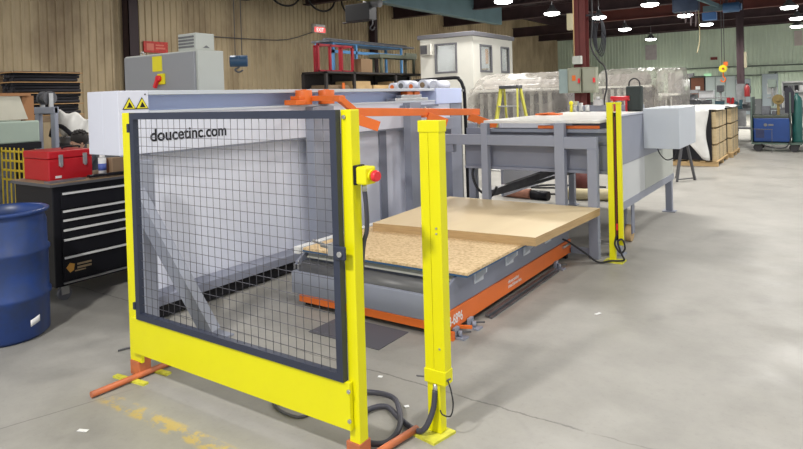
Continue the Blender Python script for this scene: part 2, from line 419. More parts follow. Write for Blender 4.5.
# far wall fittings: lit lamp-like conduits, signs, panels
def wallsign(name, x0, x1, z0, z1, y, m, label, cat='sign'):
    return tag(put(name, B().box(x0, x1, y-.02, y, z0, z1), m), label, cat)
wallsign('paper_notice', -9.51, -8.82, 3.54, 4.5, 41.96, mat('faded_notice', (.62, .58, .58), .7, col2=(.45, .40, .42), vs=4), 'faded pinkish grey notice sheet high on the green wall', 'notice')
wallsign('paper_notice', -1.38, -.98, 3.9, 4.75, 41.96, mat('pale_notice', (.62, .55, .52), .7, var=.1), 'pale pinkish notice sheet under the lamp at the far right wall', 'notice')
wallsign('small_sign', -5.72, -5.34, 3.33, 3.50, 41.96, mat('dull_red_sign', (.22, .04, .04), .6), 'small dark red sign on the green corrugated wall')
wallsign('small_sign', -6.1, -5.7, 2.36, 2.50, 41.96, mat('green_exit', (.5, .75, .5), .5, emit=(.4, .9, .5), es=.5), 'small pale green lit sign over the right of the brown door')
pn = B(); 
for x in (-6.0, -5.45, -4.9): pn.box(x, x+.53, 41.80, 41.9, 0, 2.3)
tag(put('wall_cabinet', pn, mat('pale_panel', (.48, .55, .55), .5), bevel=.01), 'row of pale blue-green flat panels beside the brown door', 'cabinet')
tag(put('wall_cabinet', B().box(-4.35, -3.6, 41.75, 41.9, 0, 2.1).box(-3.0, -2.2, 41.75, 41.9, 0, 2.35), mat('blue_grey_panel', (.36, .42, .46), .5), bevel=.01), 'blue-grey flat panel behind the slim maroon column', 'cabinet')
pp = B().tube([(-7.75, 41.85, 1.2), (-7.75, 41.85, 2.55), (-7.6, 41.85, 2.8), (-7.3, 41.85, 2.84), (-3.2, 41.85, 2.84), (8, 41.85, 2.72)], .035, 8, 4)
pp.tube([(-2.4, 41.82, .9), (-2.4, 41.82, 2.2), (-2.2, 41.82, 2.42), (-1.9, 41.82, 2.45), (8, 41.82, 2.4)], .035, 8, 4)
pp.cyl((-7.7, 41.87, 2.32), (-2.6, 41.87, 2.30), .03, seg=8)
struct('trim_9', pp, mat('wall_pipe', (.12, .15, .13), .5))

# EXIT sign on the left wall
t = thing('exit_sign', 'lit red exit sign on the tan corrugated wall above the racks', 'sign', (-15.34, 17.1, 4.05))
put('housing', B().box(-15.365, -15.24, 16.78, 17.42, 4.03, 4.35), mat('exit_housing', (.6, .55, .5), .5), t, bevel=.01)
put('panel', B().box(-15.24, -15.225, 16.82, 17.38, 4.06, 4.23), mat('exit_glow', (.8, .1, .1), .4, emit=(1, .10, .10), es=1.3), t, label='glowing red face')
put('lamp_head', B().box(-15.24, -15.2, 16.86, 17.34, 4.26, 4.33), PAPER, t)
text('lettering', 'EXIT', .19, mat('exit_letter', (1, .85, .8), .5, emit=(1, .8, .75), es=1.5), t, (-15.222, 16.9, 4.08), (0, 1, 0), (0, 0, 1))
# red cabinet-like sign left
t = thing('wall_sign', 'red sign on the tan wall seen over the grey control cabinet', 'sign', (-15.3, 10.3, 3.05))
put('panel', B().box(-15.345, -15.31, 10.0, 10.75, 3.02, 3.33), SIGNRED, t)
put('marking', B().box(-15.31, -15.305, 10.08, 10.30, 3.08, 3.27).box(-15.31, -15.305, 10.36, 10.66, 3.12, 3.17).box(-15.31, -15.305, 10.36, 10.62, 3.21, 3.25), mat('faded_red_mark', (.75, .22, .16), .6), t)
tag(put('wall_conduit', B().tube([(-15.33, 12.3, 3.6), (-15.33, 14, 3.62), (-15.33, 15.5, 3.7), (-15.33, 16.80, 4.05)], .015, 6, 3).cyl((-15.33, 12.3, 0), (-15.33, 12.3, 3.6), .015, seg=6), DSTEEL), 'thin conduit running along the tan wall to the exit sign', 'conduit')
# festoon cable loops
b = B(); b.cyl((-14.6, 11, 5.35), (-14.6, 19.2, 5.35), .03, seg=8)
for y0 in (12.2, 14.0, 15.8, 17.6):
    b.tube([(-14.6, y0+.72-.72*math.cos(a), 5.33-(.62)*math.sin(a)**.8) for a in [PI*i/10 for i in range(11)]], .035, 7, 2)
for y0 in (11.2, 15.5, 19): b.cyl((-14.6, y0, 5.35), (-14.6, y0, 6.19), .015, seg=6)
tag(put('festoon_cable', b, RUB), 'black festoon cable hanging in loops high along the tan wall', 'cable')

# crane runway and hoist
t = thing('crane_beam', 'long grey-blue overhead crane beam above the office booth', 'crane beam', (-11.6, 18.4, 4.62))
put('girder', B().box(-11.75, -11.45, 13.5, 24.6, 4.60, 5.42), BRIDGE, t, bevel=.02)
put('hanger', B().box(-11.65, -11.55, 14.5, 14.6, 5.42, 6.2).box(-11.65, -11.55, 22, 22.1, 5.42, 6.2), BEAM, t)
t = thing('overhead_hoist', 'dark overhead hoist with a yellow trolley in front of the grey-blue crane beam', 'hoist', (-9.4, 12, 3.5))
put('motor_body', B().box(-9.72, -8.98, 11.85, 12.15, 3.48, 3.90).box(-9.92, -9.7, 11.95, 12.05, 3.47, 3.50), RUB, t, bevel=.03)
put('trolley', B().box(-9.2, -8.5, 11.8, 12.2, 3.95, 4.12).box(-8.9, -8.3, 11.9, 12.1, 4.05, 4.2), mat('dull_yellow', (.60, .58, .16), .5, var=.2, vs=9), t, bevel=.02, label='yellow trolley')
put('cable_drum', B().cyl((-9.2, 12, 3.92), (-8.75, 12, 3.86), .1), DSTEEL, t)
put('suspension', B().cyl((-9.1, 12, 4.1), (-9.1, 12, 6.19), .03).cyl((-8.7, 12, 4.1), (-8.7, 12, 6.19), .03), DSTEEL, t)
put('hook', B().tube([(-9.0, 12, 3.5), (-9.0, 12, 3.38), (-9.08, 12, 3.3), (-9.0, 12, 3.24), (-8.93, 12, 3.3)], .018), DSTEEL, t)
# blue hook block by the control cabinet
t = thing('crane_hook_block', 'blue crane hook block hanging right of the grey control cabinet', 'hook', (-6.33, 5.5, 2.0))
put('block', B().cyl((-6.41, 5.42, 2.13), (-6.25, 5.58, 2.13), .075, seg=24).box(-6.40, -6.28, 5.44, 5.56, 2.10, 2.20), mat('hook_blue', (.03, .08, .16), .45), t, bevel=.01)
put('hook', B().tube([(-6.33, 5.5, 2.08), (-6.33, 5.5, 2.05), (-6.37, 5.47, 2.02), (-6.34, 5.5, 1.985), (-6.29, 5.53, 2.01)], .012), DSTEEL, t)
put('chain', B().cyl((-6.36, 5.47, 2.2), (-6.36, 5.47, 6.2), .005, seg=6).cyl((-6.30, 5.53, 2.2), (-6.30, 5.53, 6.2), .005, seg=6), DSTEEL, t)

# ------------------------------------------------------------------ high-bay lamps
def lamp():
    t = thing('high_bay_lamp', '', 'lamp', (0, 0, 0), 'high-bay lamps under the dark roof')
    put('shade', B().lathe((0,0,0), [(.05,.30),(.08,.30),(.10,.20),(.20,.10),(.30,.0),(.295,.0),(.19,.09),(.09,.19)], 24), CLUT2, t)
    put('lens', B().lathe((0,0,0), [(0,.0),(.29,.0),(.27,-.05),(.16,-.085),(0,-.095)], 24), LAMPM, t)
    put('stem', B().cyl((0,0,.30), (0,0,1.6), .015, seg=8), DSTEEL, t)
    return t
lp = [(-4.98, 22.8, 'brightest high-bay lamp under the roof, left of the cables of the blue hoist'),
      (-8.42, 22.5, 'high-bay lamp just left of the dark red column'), (-7.48, 25.2, 'small high-bay lamp just right of the dark red column'),
      (-7.96, 31.0, 'high-bay lamp hanging in front of the green wall, left of the pinkish notice'),
      (-4.62, 27.3, 'high-bay lamp among the hanging cables of the blue hoist'), (-4.5, 31.9, 'high-bay lamp just below the blue hoist'),
      (-1.06, 27.7, 'nearest of the three high-bay lamps at the far right'), (-.95, 32.5, 'middle of the three high-bay lamps at the far right'),
      (-1.09, 36.9, 'farthest high-bay lamp, over the pale notice at the far right'), (-8.5, 18.4, 'high-bay lamp over the right end of the crane beam'),
      (-8.38, 38.4, 'small far lamp right over the pinkish grey notice')]
base = None
for i, (x, y, lab) in enumerate(lp):
    if base is None: base = lamp(); base.location = (x, y, 4.6); base['label'] = lab
    else: dup(base, (x, y, 4.6), lab)
    l = bpy.data.lights.new('lamp_light', 'SPOT'); l.energy = 1350; l.color = (1, .98, .9); l.spot_size = math.radians(150); l.spot_blend = .6; l.shadow_soft_size = .25
    o = bpy.data.objects.new('lamp_light', l); o.location = (x, y, 4.50); COL.objects.link(o)

# ------------------------------------------------------------------ long machine (X = -4.1 plane, runs along y)
t = thing('press_machine', 'long white and grey machine with a web address on its side behind the gate', 'machine', (-4.5, 4.9, 0))
Y0, Y1 = 2.46, 7.42
put('upper_band', B().box(-4.16, -4.10, Y0+.24, Y1-.3, 1.24, 1.545).box(-4.30, -4.10, Y0, Y0+.24, 1.24, 1.70), WHT, t, bevel=.004, label='white face band')
put('top_lip', B().box(-4.50, -4.10, Y0+.24, 6.75, 1.668, 1.70), PALEBLUE, t, bevel=.003)
put('recess_panel', B().box(-4.34, -4.30, Y0+.24, Y1-.05, 1.545, 1.668).box(-4.5, -4.46, Y0+.24, Y1-.05, 1.2, 1.668), BLUEGREY, t)
put('ledge', B().box(-4.30, -4.09, Y0+.24, Y1-.3, 1.535, 1.552), PALEBLUE, t)
put('end_block', B().box(-4.36, -4.08, 6.75, Y1, 1.50, 1.70), BLUEGREY, t, bevel=.004)
put('end_post', B().box(-4.36, -4.10, Y1-.28, Y1, 0, 1.53), GREY, t, bevel=.004)
put('end_bracket', B().box(-4.09, -3.98, 6.70, 6.98, 1.17, 1.32), GREY, t, bevel=.004)
put('end_guard_box', B().box(-4.497, -4.30, Y0, Y0+.24, 1.24, 1.70), WHT, t, bevel=.004, label='white box end')
put('lower_panel', B().box(-4.26, -4.21, Y0+.20, Y1-.1, .1, 1.24), WHT, t, label='white lower side sheet')
put('shroud_edge', B().box(-4.21, -4.11, Y0+.24, Y1-.3, 1.225, 1.24), GREY, t)
for i, (a, b_) in enumerate([(2.54, 2.65), (4.36, 4.66), (6.02, 6.26)]):
    put('post', B().box(-4.06 if i == 0 else -4.10, -3.98 if i == 0 else -4.0, a, b_, .0, 1.20 if i == 0 else 1.53), GREY, t, bevel=.004)
put('shade_strip', B().box(-4.21, -4.19, 5.66, 5.79, .1, 1.22), GREYD, t)  # dark grey strip paints the vertical shading on the lower panel
put('bottom_rail', B().box(-4.20, -4.02, 2.62, Y1, .12, .19), GREYD, t, bevel=.004)
put('toe_recess', B().box(-4.30, -4.08, 2.62, Y1, .02, .12), BLK, t)
db = B().beam((-4.02, 2.52, .98), (-3.47, 2.70, .03), .12, .075, (0, 1, 0)).beam((-4.06, 2.58, .86), (-3.60, 2.72, .05), .05, .05, (0, 1, 0)).box(-3.62, -3.36, 2.58, 2.80, 0, .012)
put('diagonal_brace', db, GREY, t)
text('web_address', 'doucetinc.com', .128, BLK, t, (-4.098, 2.700, 1.325), (0, 1, 0), (0, 0, 1), bold=.0024, sx=.93)
def warn(y, par):
    s = .052
    p = put('warning_label', B().prism([(y-s, 1.565), (y+s, 1.565), (y, 1.652)], 'x', -4.099, -4.096), BLK, par)
    put('warning_face', B().prism([(y-s*.84, 1.571), (y+s*.84, 1.571), (y, 1.642)], 'x', -4.096, -4.094), YSTK, p)
    put('warning_symbol', B().prism([(y-.022, 1.578), (y+.026, 1.576), (y+.012, 1.60), (y-.002, 1.620), (y-.010, 1.597)], 'x', -4.094, -4.093), BLK, p)
for y in (2.545, 2.645): warn(y, t)
put('rivet', B().cyl((-4.10, 2.672, 1.672), (-4.095, 2.672, 1.672), .006), DSTEEL, t)
# clamp assembly on the ledge
c = put('clamp_bracket', B().box(-4.26, -4.12, 5.9, 6.62, 1.552, 1.585).box(-4.22, -4.14, 6.05, 6.5, 1.585, 1.625), STEEL, t, bevel=.004)
put('clamp_block', B().box(-4.24, -4.14, 6.18, 6.30, 1.625, 1.665).box(-4.24, -4.14, 6.34, 6.46, 1.625, 1.665), ORG, c, bevel=.004)
put('crossbar', B().box(-4.10, -4.02, 5.95, 6.7, 1.47, 1.50), GREYD, t)
# orange swing arm linkage
t = thing('swing_arm', 'orange jointed arm linkage running along the front of the white and grey machine', 'arm', (-3.9, 4.0, 1.552))
put('pivot_bracket', B().box(-4.14, -3.98, 4.12, 4.24, 1.553, 1.60).box(-4.12, -4.0, 4.18, 4.26, 1.60, 1.635), ORG, t, bevel=.006)
for y in (4.30, 4.62): put('pivot_drum', B().cyl((-4.06, y, 1.553), (-4.06, y, 1.690), .080, seg=28).cyl((-4.06, y, 1.690), (-4.06, y, 1.697), .03), ORG, t, bevel=.004)
put('link_arm', B().beam((-4.02, 4.36, 1.61), (-3.62, 4.34, 1.607), .05, .05).beam((-3.63, 4.30, 1.607), (-3.60, 4.47, 1.49), .05, .06).box(-3.66, -3.60, 4.27, 4.36, 1.575, 1.625), ORG, t, bevel=.004)
put('long_bar', B().beam((-3.60, 4.40, 1.475), (-3.60, 6.97, 1.385), .045, .080), ORG, t, bevel=.004)
for y, z, o in ((4.43, 1.44, .20), (5.72, 1.40, .16), (6.80, 1.33, .32)):
    put('clevis', B().box(-3.63, -3.57, y-.05, y+.05, z-.03, z+.005), ORG, t, bevel=.003)
    put('paddle', B().obox((-3.50, y+.08, z-.060), (.035, o+.08, .095), (math.radians(-20), 0, math.radians(-35))), ORG, t, bevel=.004)
    put('bolt', B().cyl((-3.565, y, z-.01), (-3.55, y, z-.01), .012, seg=10).cyl((-3.60, y, z+.07), (-3.60, y, z+.085), .012, seg=10), STEEL, t)
# hoop and white rolls behind the machine
tag(put('steel_hoop', B().tube([(-5.75, 8.55, 0), (-5.75, 8.55, 1.7), (-5.68, 8.55, 1.82), (-5.5, 8.55, 1.86), (-4.84, 8.55, 1.88), (-4.74, 8.55, 1.85), (-4.68, 8.55, 1.75), (-4.65, 8.55, 1.5), (-4.63, 8.55, 0)], .028, 10, 5), BLK), 'black bent tube hoop standing behind the right end of the long machine', 'frame')
rk = thing('roll_rack', 'low rack carrying the white rolls behind the long machine', 'rack', (-5.3, 8.3, 0))
put('shelf_board', B().box(-5.75, -4.62, 8.0, 8.48, 1.66, 1.69), CLUT2, rk)
for x in (-5.72, -4.70): 
    for y in (8.02, 8.43): put('upright', B().box(x, x+.04, y, y+.04, 0, 1.66), CLUT2, rk)
for i, (x, r, lab) in enumerate([(-5.66, .07, 'leftmost white roll with an orange label behind the long machine'), (-5.49, .085, 'white roll with a grey core, second from left behind the long machine'), (-5.30, .07, 'third white roll from left, orange core, behind the long machine'), (-5.09, .085, 'fourth white roll from left with a dark core, behind the long machine'), (-4.89, .075, 'rightmost plain white roll behind the long machine')]):
    q = thing('material_roll', lab, 'roll', (x, 8.2, 1.69), 'white rolls behind the long machine')
    put('roll_body', B().cyl((x, 8.02, 1.69+r), (x, 8.4, 1.69+r), r, seg=20), WHT, q)
    put('core', B().cyl((x, 8.01, 1.69+r), (x, 8.02, 1.69+r), r*.5, seg=16), (ORG, CLUT2, ORG, WOOD, WHT)[i], q)

# ------------------------------------------------------------------ electrical control cabinet
t = thing('control_cabinet', 'tall grey electrical control cabinet with yellow label, behind the long machine', 'cabinet', (-5.6, 4.0, 0))
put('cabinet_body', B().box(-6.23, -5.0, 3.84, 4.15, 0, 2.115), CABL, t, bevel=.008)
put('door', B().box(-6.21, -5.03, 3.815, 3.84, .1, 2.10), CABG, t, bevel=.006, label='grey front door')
put('warning_sheet', B().box(-5.70, -5.54, 3.811, 3.815, 1.93, 2.085), YSTK, t, label='yellow sticker')
s = put('isolator_switch', B().box(-5.60, -5.49, 3.795, 3.815, 1.795, 1.905), YSTK, t, bevel=.004, label='yellow and red isolator')
put('switch_handle', B().cyl((-5.56, 3.765, 1.855), (-5.56, 3.795, 1.855), .032, seg=16).beam((-5.56, 3.77, 1.85), (-5.61, 3.77, 1.765), .03, .03, (0, 1, 0)), REDB, s)
put('lifting_eye', B().tube([(-6.0+.03*math.cos(a), 3.9, 2.125+.03*math.sin(a)) for a in [PI*i/8 for i in range(9)]], .008, 8, 2), STEEL, t)
t = thing('cooling_unit', 'small pale louvred cooling box on top of the grey control cabinet', 'air conditioner', (-5.2, 3.98, 2.115))
put('housing', B().box(-5.33, -5.05, 3.86, 4.08, 2.115, 2.285), CABL, t, bevel=.006)
lv = B()
for k in range(4): lv.box(-5.315, -5.08, 3.852, 3.86, 2.145+.032*k, 2.163+.032*k)
put('louvre', lv, CLUT2, t)
put('side_badge', B().prism([(3.94, 2.14), (4.02, 2.14), (3.98, 2.165)], 'x', -5.05, -5.045), CLUT2, t)

# ------------------------------------------------------------------ mesh gate
t = thing('safety_gate', 'yellow safety gate with black framed wire mesh in the foreground', 'gate', (-2.5, 2.07, 0))
put('post', B().box(-3.415, -3.300, 2.07, 2.09, .09, 1.552), YEL, t, bevel=.004)
put('post', B().box(-1.742, -1.684, 2.07, 2.130, .09, 1.552), YEL, t, bevel=.004)
for x0, x1 in ((-3.405, -3.315), (-1.757, -1.680)):
    put('foot_sleeve', B().box(x0, x1, 2.062, 2.14, 0.012, .095), ORGD, t, bevel=.003, label='orange foot sleeve')
put('kick_panel', B().box(-3.355, -1.715, 2.045, 2.068, .155, .365), YEL, t, bevel=.003, label='solid yellow lower panel')
fr = B(); fr.box(-3.285, -1.740, 2.035, 2.068, 1.515, 1.552).box(-3.285, -1.740, 2.035, 2.068, .365, .400).box(-3.285, -3.247, 2.035, 2.068, .40, 1.515).box(-1.776, -1.740, 2.035, 2.068, .40, 1.515)
put('mesh_frame', fr, BLUEBLK, t, label='black inner frame')
ms = B(); n = 29
for i in range(1, n):
    x = -3.247+1.471*i/n; ms.cyl((x, 2.05, .39), (x, 2.05, 1.52), .0015, seg=5)
for j in range(1, 22):
    z = .40+1.115*j/22; ms.cyl((-3.25, 2.054, z), (-1.77, 2.054, z), .0015, seg=5)
put('wire_mesh', ms, WIRE, t)
for x, z in ((-1.717, .33), (-1.717, .20), (-1.72, 1.52)): put('bolt', B().cyl((x, 2.045 if z < 1 else 2.07, z), (x, 2.038 if z < 1 else 2.062, z), .009, seg=10), STEEL, t)
put('latch_plate', B().box(-1.765, -1.70, 2.022, 2.036, .905, .965), BLUEBLK, t, bevel=.006)
put('latch_bolt', B().cyl((-1.725, 2.022, .932), (-1.725, 2.012, .932), .012, seg=14), STEEL, t)
put('latch_rod', B().cyl((-1.76, 2.075, .935), (-1.90, 2.10, .935), .009).cyl((-1.86, 2.10, .935), (-1.97, 2.12, .945), .006).box(-1.84, -1.78, 2.072, 2.12, .90, .955), STEEL, t)
put('hinge_lug', B().box(-3.305, -3.285, 2.03, 2.07, 1.44, 1.49), BLUEBLK, t)
put('hinge_lug', B().box(-3.305, -3.285, 2.03, 2.07, .42, .46), BLUEBLK, t)
for y in (2.02, 2.17): put('floor_plate', B().obox((-3.34, y, .006), (.26, .035, .012), (0, 0, .12)), YEL2, t)
put('foot_bar', B().cyl((-3.325, 1.78, .022), (-3.30, 2.55, .022), .017, seg=12), ORGD, t, label='orange floor tube')
put('foot_bar', B().cyl((-1.675, 2.06, .022), (-1.62, 2.42, .022), .017, seg=12), ORGD, t, label='orange floor tube')
t = thing('emergency_stop', 'yellow emergency stop box with a red button, on the right gate post', 'emergency stop', (-1.66, 2.1, 1.22))
put('back_box', B().box(-1.688, -1.668, 2.075, 2.14, 1.225, 1.31), BLK, t, bevel=.004)
put('housing', B().box(-1.668, -1.612, 2.072, 2.145, 1.228, 1.305), YEL, t, bevel=.008)
put('collar', B().cyl((-1.612, 2.108, 1.266), (-1.600, 2.106, 1.266), .024, seg=20), YEL, t)
put('button', B().cyl((-1.600, 2.106, 1.266), (-1.590, 2.105, 1.266), .014, seg=20).cyl((-1.590, 2.105, 1.266), (-1.572, 2.102, 1.266), .026, .022, seg=24), REDB, t, bevel=.003)
put('gland', B().cyl((-1.655, 2.115, 1.228), (-1.655, 2.115, 1.195), .011), STEEL, t)
put('conduit', B().tube([(-1.655, 2.115, 1.20), (-1.652, 2.12, 1.12), (-1.668, 2.14, 1.02), (-1.70, 2.15, .93), (-1.715, 2.15, .7), (-1.715, 2.15, .2)], .0105), HOSE, t)

# ------------------------------------------------------------------ light curtain posts
t = thing('light_curtain_post', 'near yellow light curtain post standing between the mesh gate and the lift table', 'post', (-1.53, 2.46, 0))
put('channel', B().box(-1.580, -1.531, 2.445, 2.51, .27, 1.44), YEL, t, bevel=.003)
put('channel', B().box(-1.529, -1.470, 2.443, 2.505, .27, 1.44), YEL, t, bevel=.003)
put('top_cap', B().box(-1.584, -1.466, 2.440, 2.508, 1.432, 1.487), YEL, t, bevel=.003)
put('bottom_cap', B().box(-1.584, -1.466, 2.440, 2.508, .25, .315), YEL, t, bevel=.003)
put('stem', B().box(-1.575, -1.505, 2.452, 2.505, .012, .25), YEL, t, bevel=.003)
put('base_plate', B().prism([(-1.635, 2.39), (-1.494, 2.368), (-1.462, 2.515), (-1.60, 2.53)], 'z', 0, .012), YEL2, t)
for z in (.96, .985, .42): put('screw', B().cyl((-1.495, 2.443, z), (-1.495, 2.438, z), .005, seg=8), STEEL, t)
put('gland', B().cyl((-1.531, 2.46, .25), (-1.531, 2.45, .205), .013), STEEL, t)
put('toggle', B().cyl((-1.62, 2.43, .272), (-1.585, 2.44, .272), .004).cyl((-1.466, 2.45, .275), (-1.445, 2.45, .29), .004), DSTEEL, t)
tag(put('floor_hose', B().tube([(-1.531, 2.45, .215), (-1.533, 2.43, .13), (-1.56, 2.40, .05), (-1.62, 2.41, .018), (-1.75, 2.46, .018), (-1.87, 2.52, .018), (-1.93, 2.45, .018), (-1.90, 2.34, .018), (-1.80, 2.22, .018), (-1.72, 2.215, .018), (-1.675, 2.27, .018), (-1.69, 2.38, .034), (-1.79, 2.51, .048), (-1.90, 2.60, .03), (-2.04, 2.60, .018), (-2.20, 2.5, .018), (-2.28, 2.35, .018)], .0135, 12), HOSE), 'thick dark hose looped on the floor between gate and near light curtain post', 'hose')
tag(put('thin_cable', B().tube([(-1.46, 2.452, .275), (-1.443, 2.45, .23), (-1.435, 2.45, .17), (-1.45, 2.45, .115), (-1.49, 2.448, .11), (-1.503, 2.445, .13)], .0035, 6), RUB), 'thin black cable looping from the bottom of the near light curtain post', 'cable')
tag(put('wire_clip', B().tube([(-3.80, 2.22, .008), (-3.76, 2.30, .008), (-3.60, 2.34, .008), (-3.50, 2.26, .008), (-3.60, 2.21, .008), (-3.70, 2.28, .008)], .006, 6), DSTEEL), 'bent dark wire on the floor beyond the left gate foot', 'wire')
tag(put('wire_clip', B().tube([(-2.42, 2.26, .008), (-2.30, 2.31, .008), (-2.18, 2.29, .008), (-2.20, 2.22, .008), (-2.33, 2.22, .008), (-2.42, 2.26, .008)], .007, 6, 3), DSTEEL), 'bent dark wire loop on the floor under the gate kick panel', 'wire')
t = thing('light_curtain_post', 'far yellow light curtain post at the right corner of the grey infeed table', 'post', (-1.64, 5.87, 0))
put('channel', B().box(-1.688, -1.632, 5.855, 5.90, .012, 1.49), YEL, t, bevel=.003)
put('channel_side', B().box(-1.602, -1.560, 5.86, 5.90, .16, 1.49), YEL, t, bevel=.003)
put('sensor_strip', B().box(-1.630, -1.604, 5.872, 5.90, .20, 1.40), BLK, t)
put('lens_strip', B().box(-1.622, -1.613, 5.868, 5.872, .25, 1.36), mat('dark_red_lens', (.20, .03, .02), .3), t)
put('top_cap', B().box(-1.69, -1.558, 5.853, 5.905, 1.48, 1.495), YEL, t)
put('base_plate', B().box(-1.73, -1.555, 5.80, 5.95, 0, .012), YEL2, t)
put('indicator', B().box(-1.622, -1.606, 5.862, 5.872, .30, .36), REDB, t)
tag(put('looped_cable', B().tube([(-1.617, 5.86, .25), (-1.63, 5.84, .17), (-1.58, 5.83, .10), (-1.54, 5.84, .14), (-1.56, 5.84, .22), (-1.60, 5.83, .2), (-1.57, 5.82, .10), (-1.55, 5.84, .035), (-1.60, 5.83, .022), (-1.66, 5.80, .022), (-1.75, 5.72, .015), (-1.85, 5.66, .10), (-1.98, 5.60, .20), (-2.04, 5.58, .23)], .009, 8), RUB), 'black cable looping at the foot of the far light curtain post', 'cable')

# ------------------------------------------------------------------ lift table
t = thing('lift_table', 'low grey and orange lift table with a dark roller, carrying the boards', 'lift table', (-2.7, 4.6, 0))
put('base_frame', B().box(-3.37, -3.30, 3.49, 5.82, .05, .10).box(-2.075, -2.045, 3.45, 5.82, .055, .183).box(-3.37, -2.045, 3.45, 3.49, .045, .100).box(-3.37, -2.045, 5.78, 5.82, .05, .10), ORG, t, bevel=.003, label='orange base frame')
put('front_beam', B().box(-3.45, -2.05, 3.455, 3.50, .10, .268), GREY, t, bevel=.004)
put('side_plate', B().prism([(3.50, .185), (3.50, .345), (3.62, .395), (5.80, .395), (5.80, .185)], 'x', -2.075, -2.055), GREYD, t, bevel=.002)
put('side_plate', B().prism([(3.50, .10), (3.50, .33), (3.62, .395), (5.80, .395), (5.80, .10)], 'x', -3.45, -3.43), GREYD, t, bevel=.002)
put('bed', B().box(-3.43, -2.075, 3.64, 5.80, .10, .34), GREYD, t)
put('roller', B().cyl((-3.40, 3.56, .262), (-2.10, 3.56, .262), .075, seg=32), ROLL, t, label='dark rubber roller')
put('roller_axle', B().cyl((-3.43, 3.56, .262), (-2.075, 3.56, .262), .015), STEEL, t)
put('roller_guard', B().prism([(3.645, .34), (3.60, .345), (3.64, .396), (3.68, .396), (3.68, .34)], 'x', -3.42, -2.08), mat('guard_pale', (.42, .42, .38), .5), t, label='pale strip behind the roller')
put('deck_plate', B().box(-3.43, -1.955, 3.565, 5.82, .397, .412), BLUEP, t, label='blue edged deck')
put('guide_rail', B().box(-3.56, -3.50, 3.60, 5.6, .36, .415).box(-3.52, -3.45, 3.7, 3.8, .30, .36).box(-3.52, -3.45, 5.2, 5.3, .30, .36), ALU, t, bevel=.003)
put('valve_block', B().box(-3.47, -3.41, 3.50, 3.56, .27, .31).cyl((-3.44, 3.52, .31), (-3.44, 3.52, .335), .012), STEEL, t)
for y in (3.86, 4.38, 4.72, 5.2): put('gusset', B().prism([(-2.054, .396), (-1.962, .396), (-1.965, .36), (-2.054, .275)], 'y', y, y+.012).box(-2.054, -2.048, y-.02, y+.12, .27, .396), PALEBLUE, t)
put('floor_rail', B().box(-2.03, -2.0, 3.95, 5.30, .012, .03).box(-1.995, -1.975, 3.95, 5.30, .0, .014), DSTEEL, t)
for y in (3.50, 3.70, 5.35): 
    q = put('floor_bracket', B().box(-2.045, -1.955, y, y+.07, 0, .012).box(-2.04, -2.02, y, y+.06, .012, .07).cyl((-2.0, y+.03, .012), (-2.0, y+.03, .05), .014), GREY, t)
    put('bracket_pin', B().cyl((-2.02, y+.03, .04), (-1.95, y+.09, .035), .006), DSTEEL, q)
put('pivot_lug', B().beam((-2.04, 3.58, .055), (-1.97, 3.64, .045), .02, .02).box(-2.045, -2.015, 3.46, 3.49, 0, .055), ORG, t)
for y in (3.52, 5.75):
    for x in (-3.34, -2.10): put('foot', B().box(x-.03, x+.03, y-.0, y+.05, 0, .05), BLK, t)
put('scissor_leg', B().beam((-2.2, 3.75, .07), (-2.2, 5.6, .09), .04, .05).beam((-3.2, 3.75, .07), (-3.2, 5.6, .09), .04, .05), DSTEEL, t)
text('number', '3-6896', .092, PAPER, t, (-2.043, 3.462, .086), (0, 1, 0), (0, 0, 1), bold=.001, sx=.72)
for k, (s_, z) in enumerate((('doucetinc', .128), ('machineries', .092))): text('lettering', s_, .042, PAPER, t, (-2.043, 4.38, z), (0, 1, 0), (0, 0, 1), sx=1.25)
put('end_handle', B().cyl((-2.035, 5.58, .15), (-2.035, 5.76, .15), .012), STEEL, t)
tag(put('strand_board', B().box(-3.42, -1.95, 3.562, 5.82, .412, .430), OSB), 'rough strand board sheet lying on the blue edged lift table deck', 'board')
pb = tag(put('plywood_board', B().prism([(-3.30, 4.32), (-1.835, 4.440), (-1.765, 5.850), (-3.40, 5.850)], 'z', .4305, .498), PLY), 'thick pale plywood board on top of the strand board', 'board')
pb.data.materials.append(PLYE)
for f in pb.data.polygons: f.material_index = 1 if abs(f.normal.z) < .5 else 0
tag(put('floor_surface', B().box(-2.95, -2.35, 3.10, 3.44, 0, .006), mat('dark_floor_patch', (.11, .11, .13), .6)), 'dark flat patch on the floor before the lift table roller', 'plate')  # thin flat slab, darker than the floor around it

# ------------------------------------------------------------------ infeed table / conveyor frame
t = thing('infeed_table', 'large grey steel infeed table with legs and a shiny top behind the plywood', 'table', (-2.5, 7.3, 0))
TX0, TX1, TY0, TY1 = -3.28, -1.65, 6.02, 8.72
for x0, x1, zt in ((-3.010, -2.935, 1.30), (-2.205, -2.105, 1.30), (-1.882, -1.790, 1.05)):
    put('leg', B().box(x0, x1, 5.86, 5.94, 0, zt), GREY, t, bevel=.004)
put('cross_beam', B().box(-3.47, -2.205, 5.868, 5.935, 1.068, 1.176).box(-2.105, -1.790, 5.863, 5.935, 1.05, 1.165), GREY, t, bevel=.004)
put('beam_bracket', B().box(-3.47, -3.36, 5.88, 5.96, .98, 1.068).box(-3.62, -3.47, 5.88, 5.96, 1.07, 1.17), GREYD, t, bevel=.003)
put('front_apron', B().box(TX0, TX1, TY0, TY0+.04, .83, 1.07).box(TX0, TX1, TY0-.03, TY0+.04, .80, .83).box(TX0, TX1, TY0+.03, TY0+.07, 1.07, 1.24), GREYD, t, bevel=.003)
put('front_rail', B().box(-3.0, TX1-.04, TY0-.04, TY0+.03, 1.20, 1.235), GREY, t, bevel=.003)
put('orange_strip', B().box(-2.42, -1.80, TY0-.03, TY0+.0, 1.240, 1.270), ORG, t)
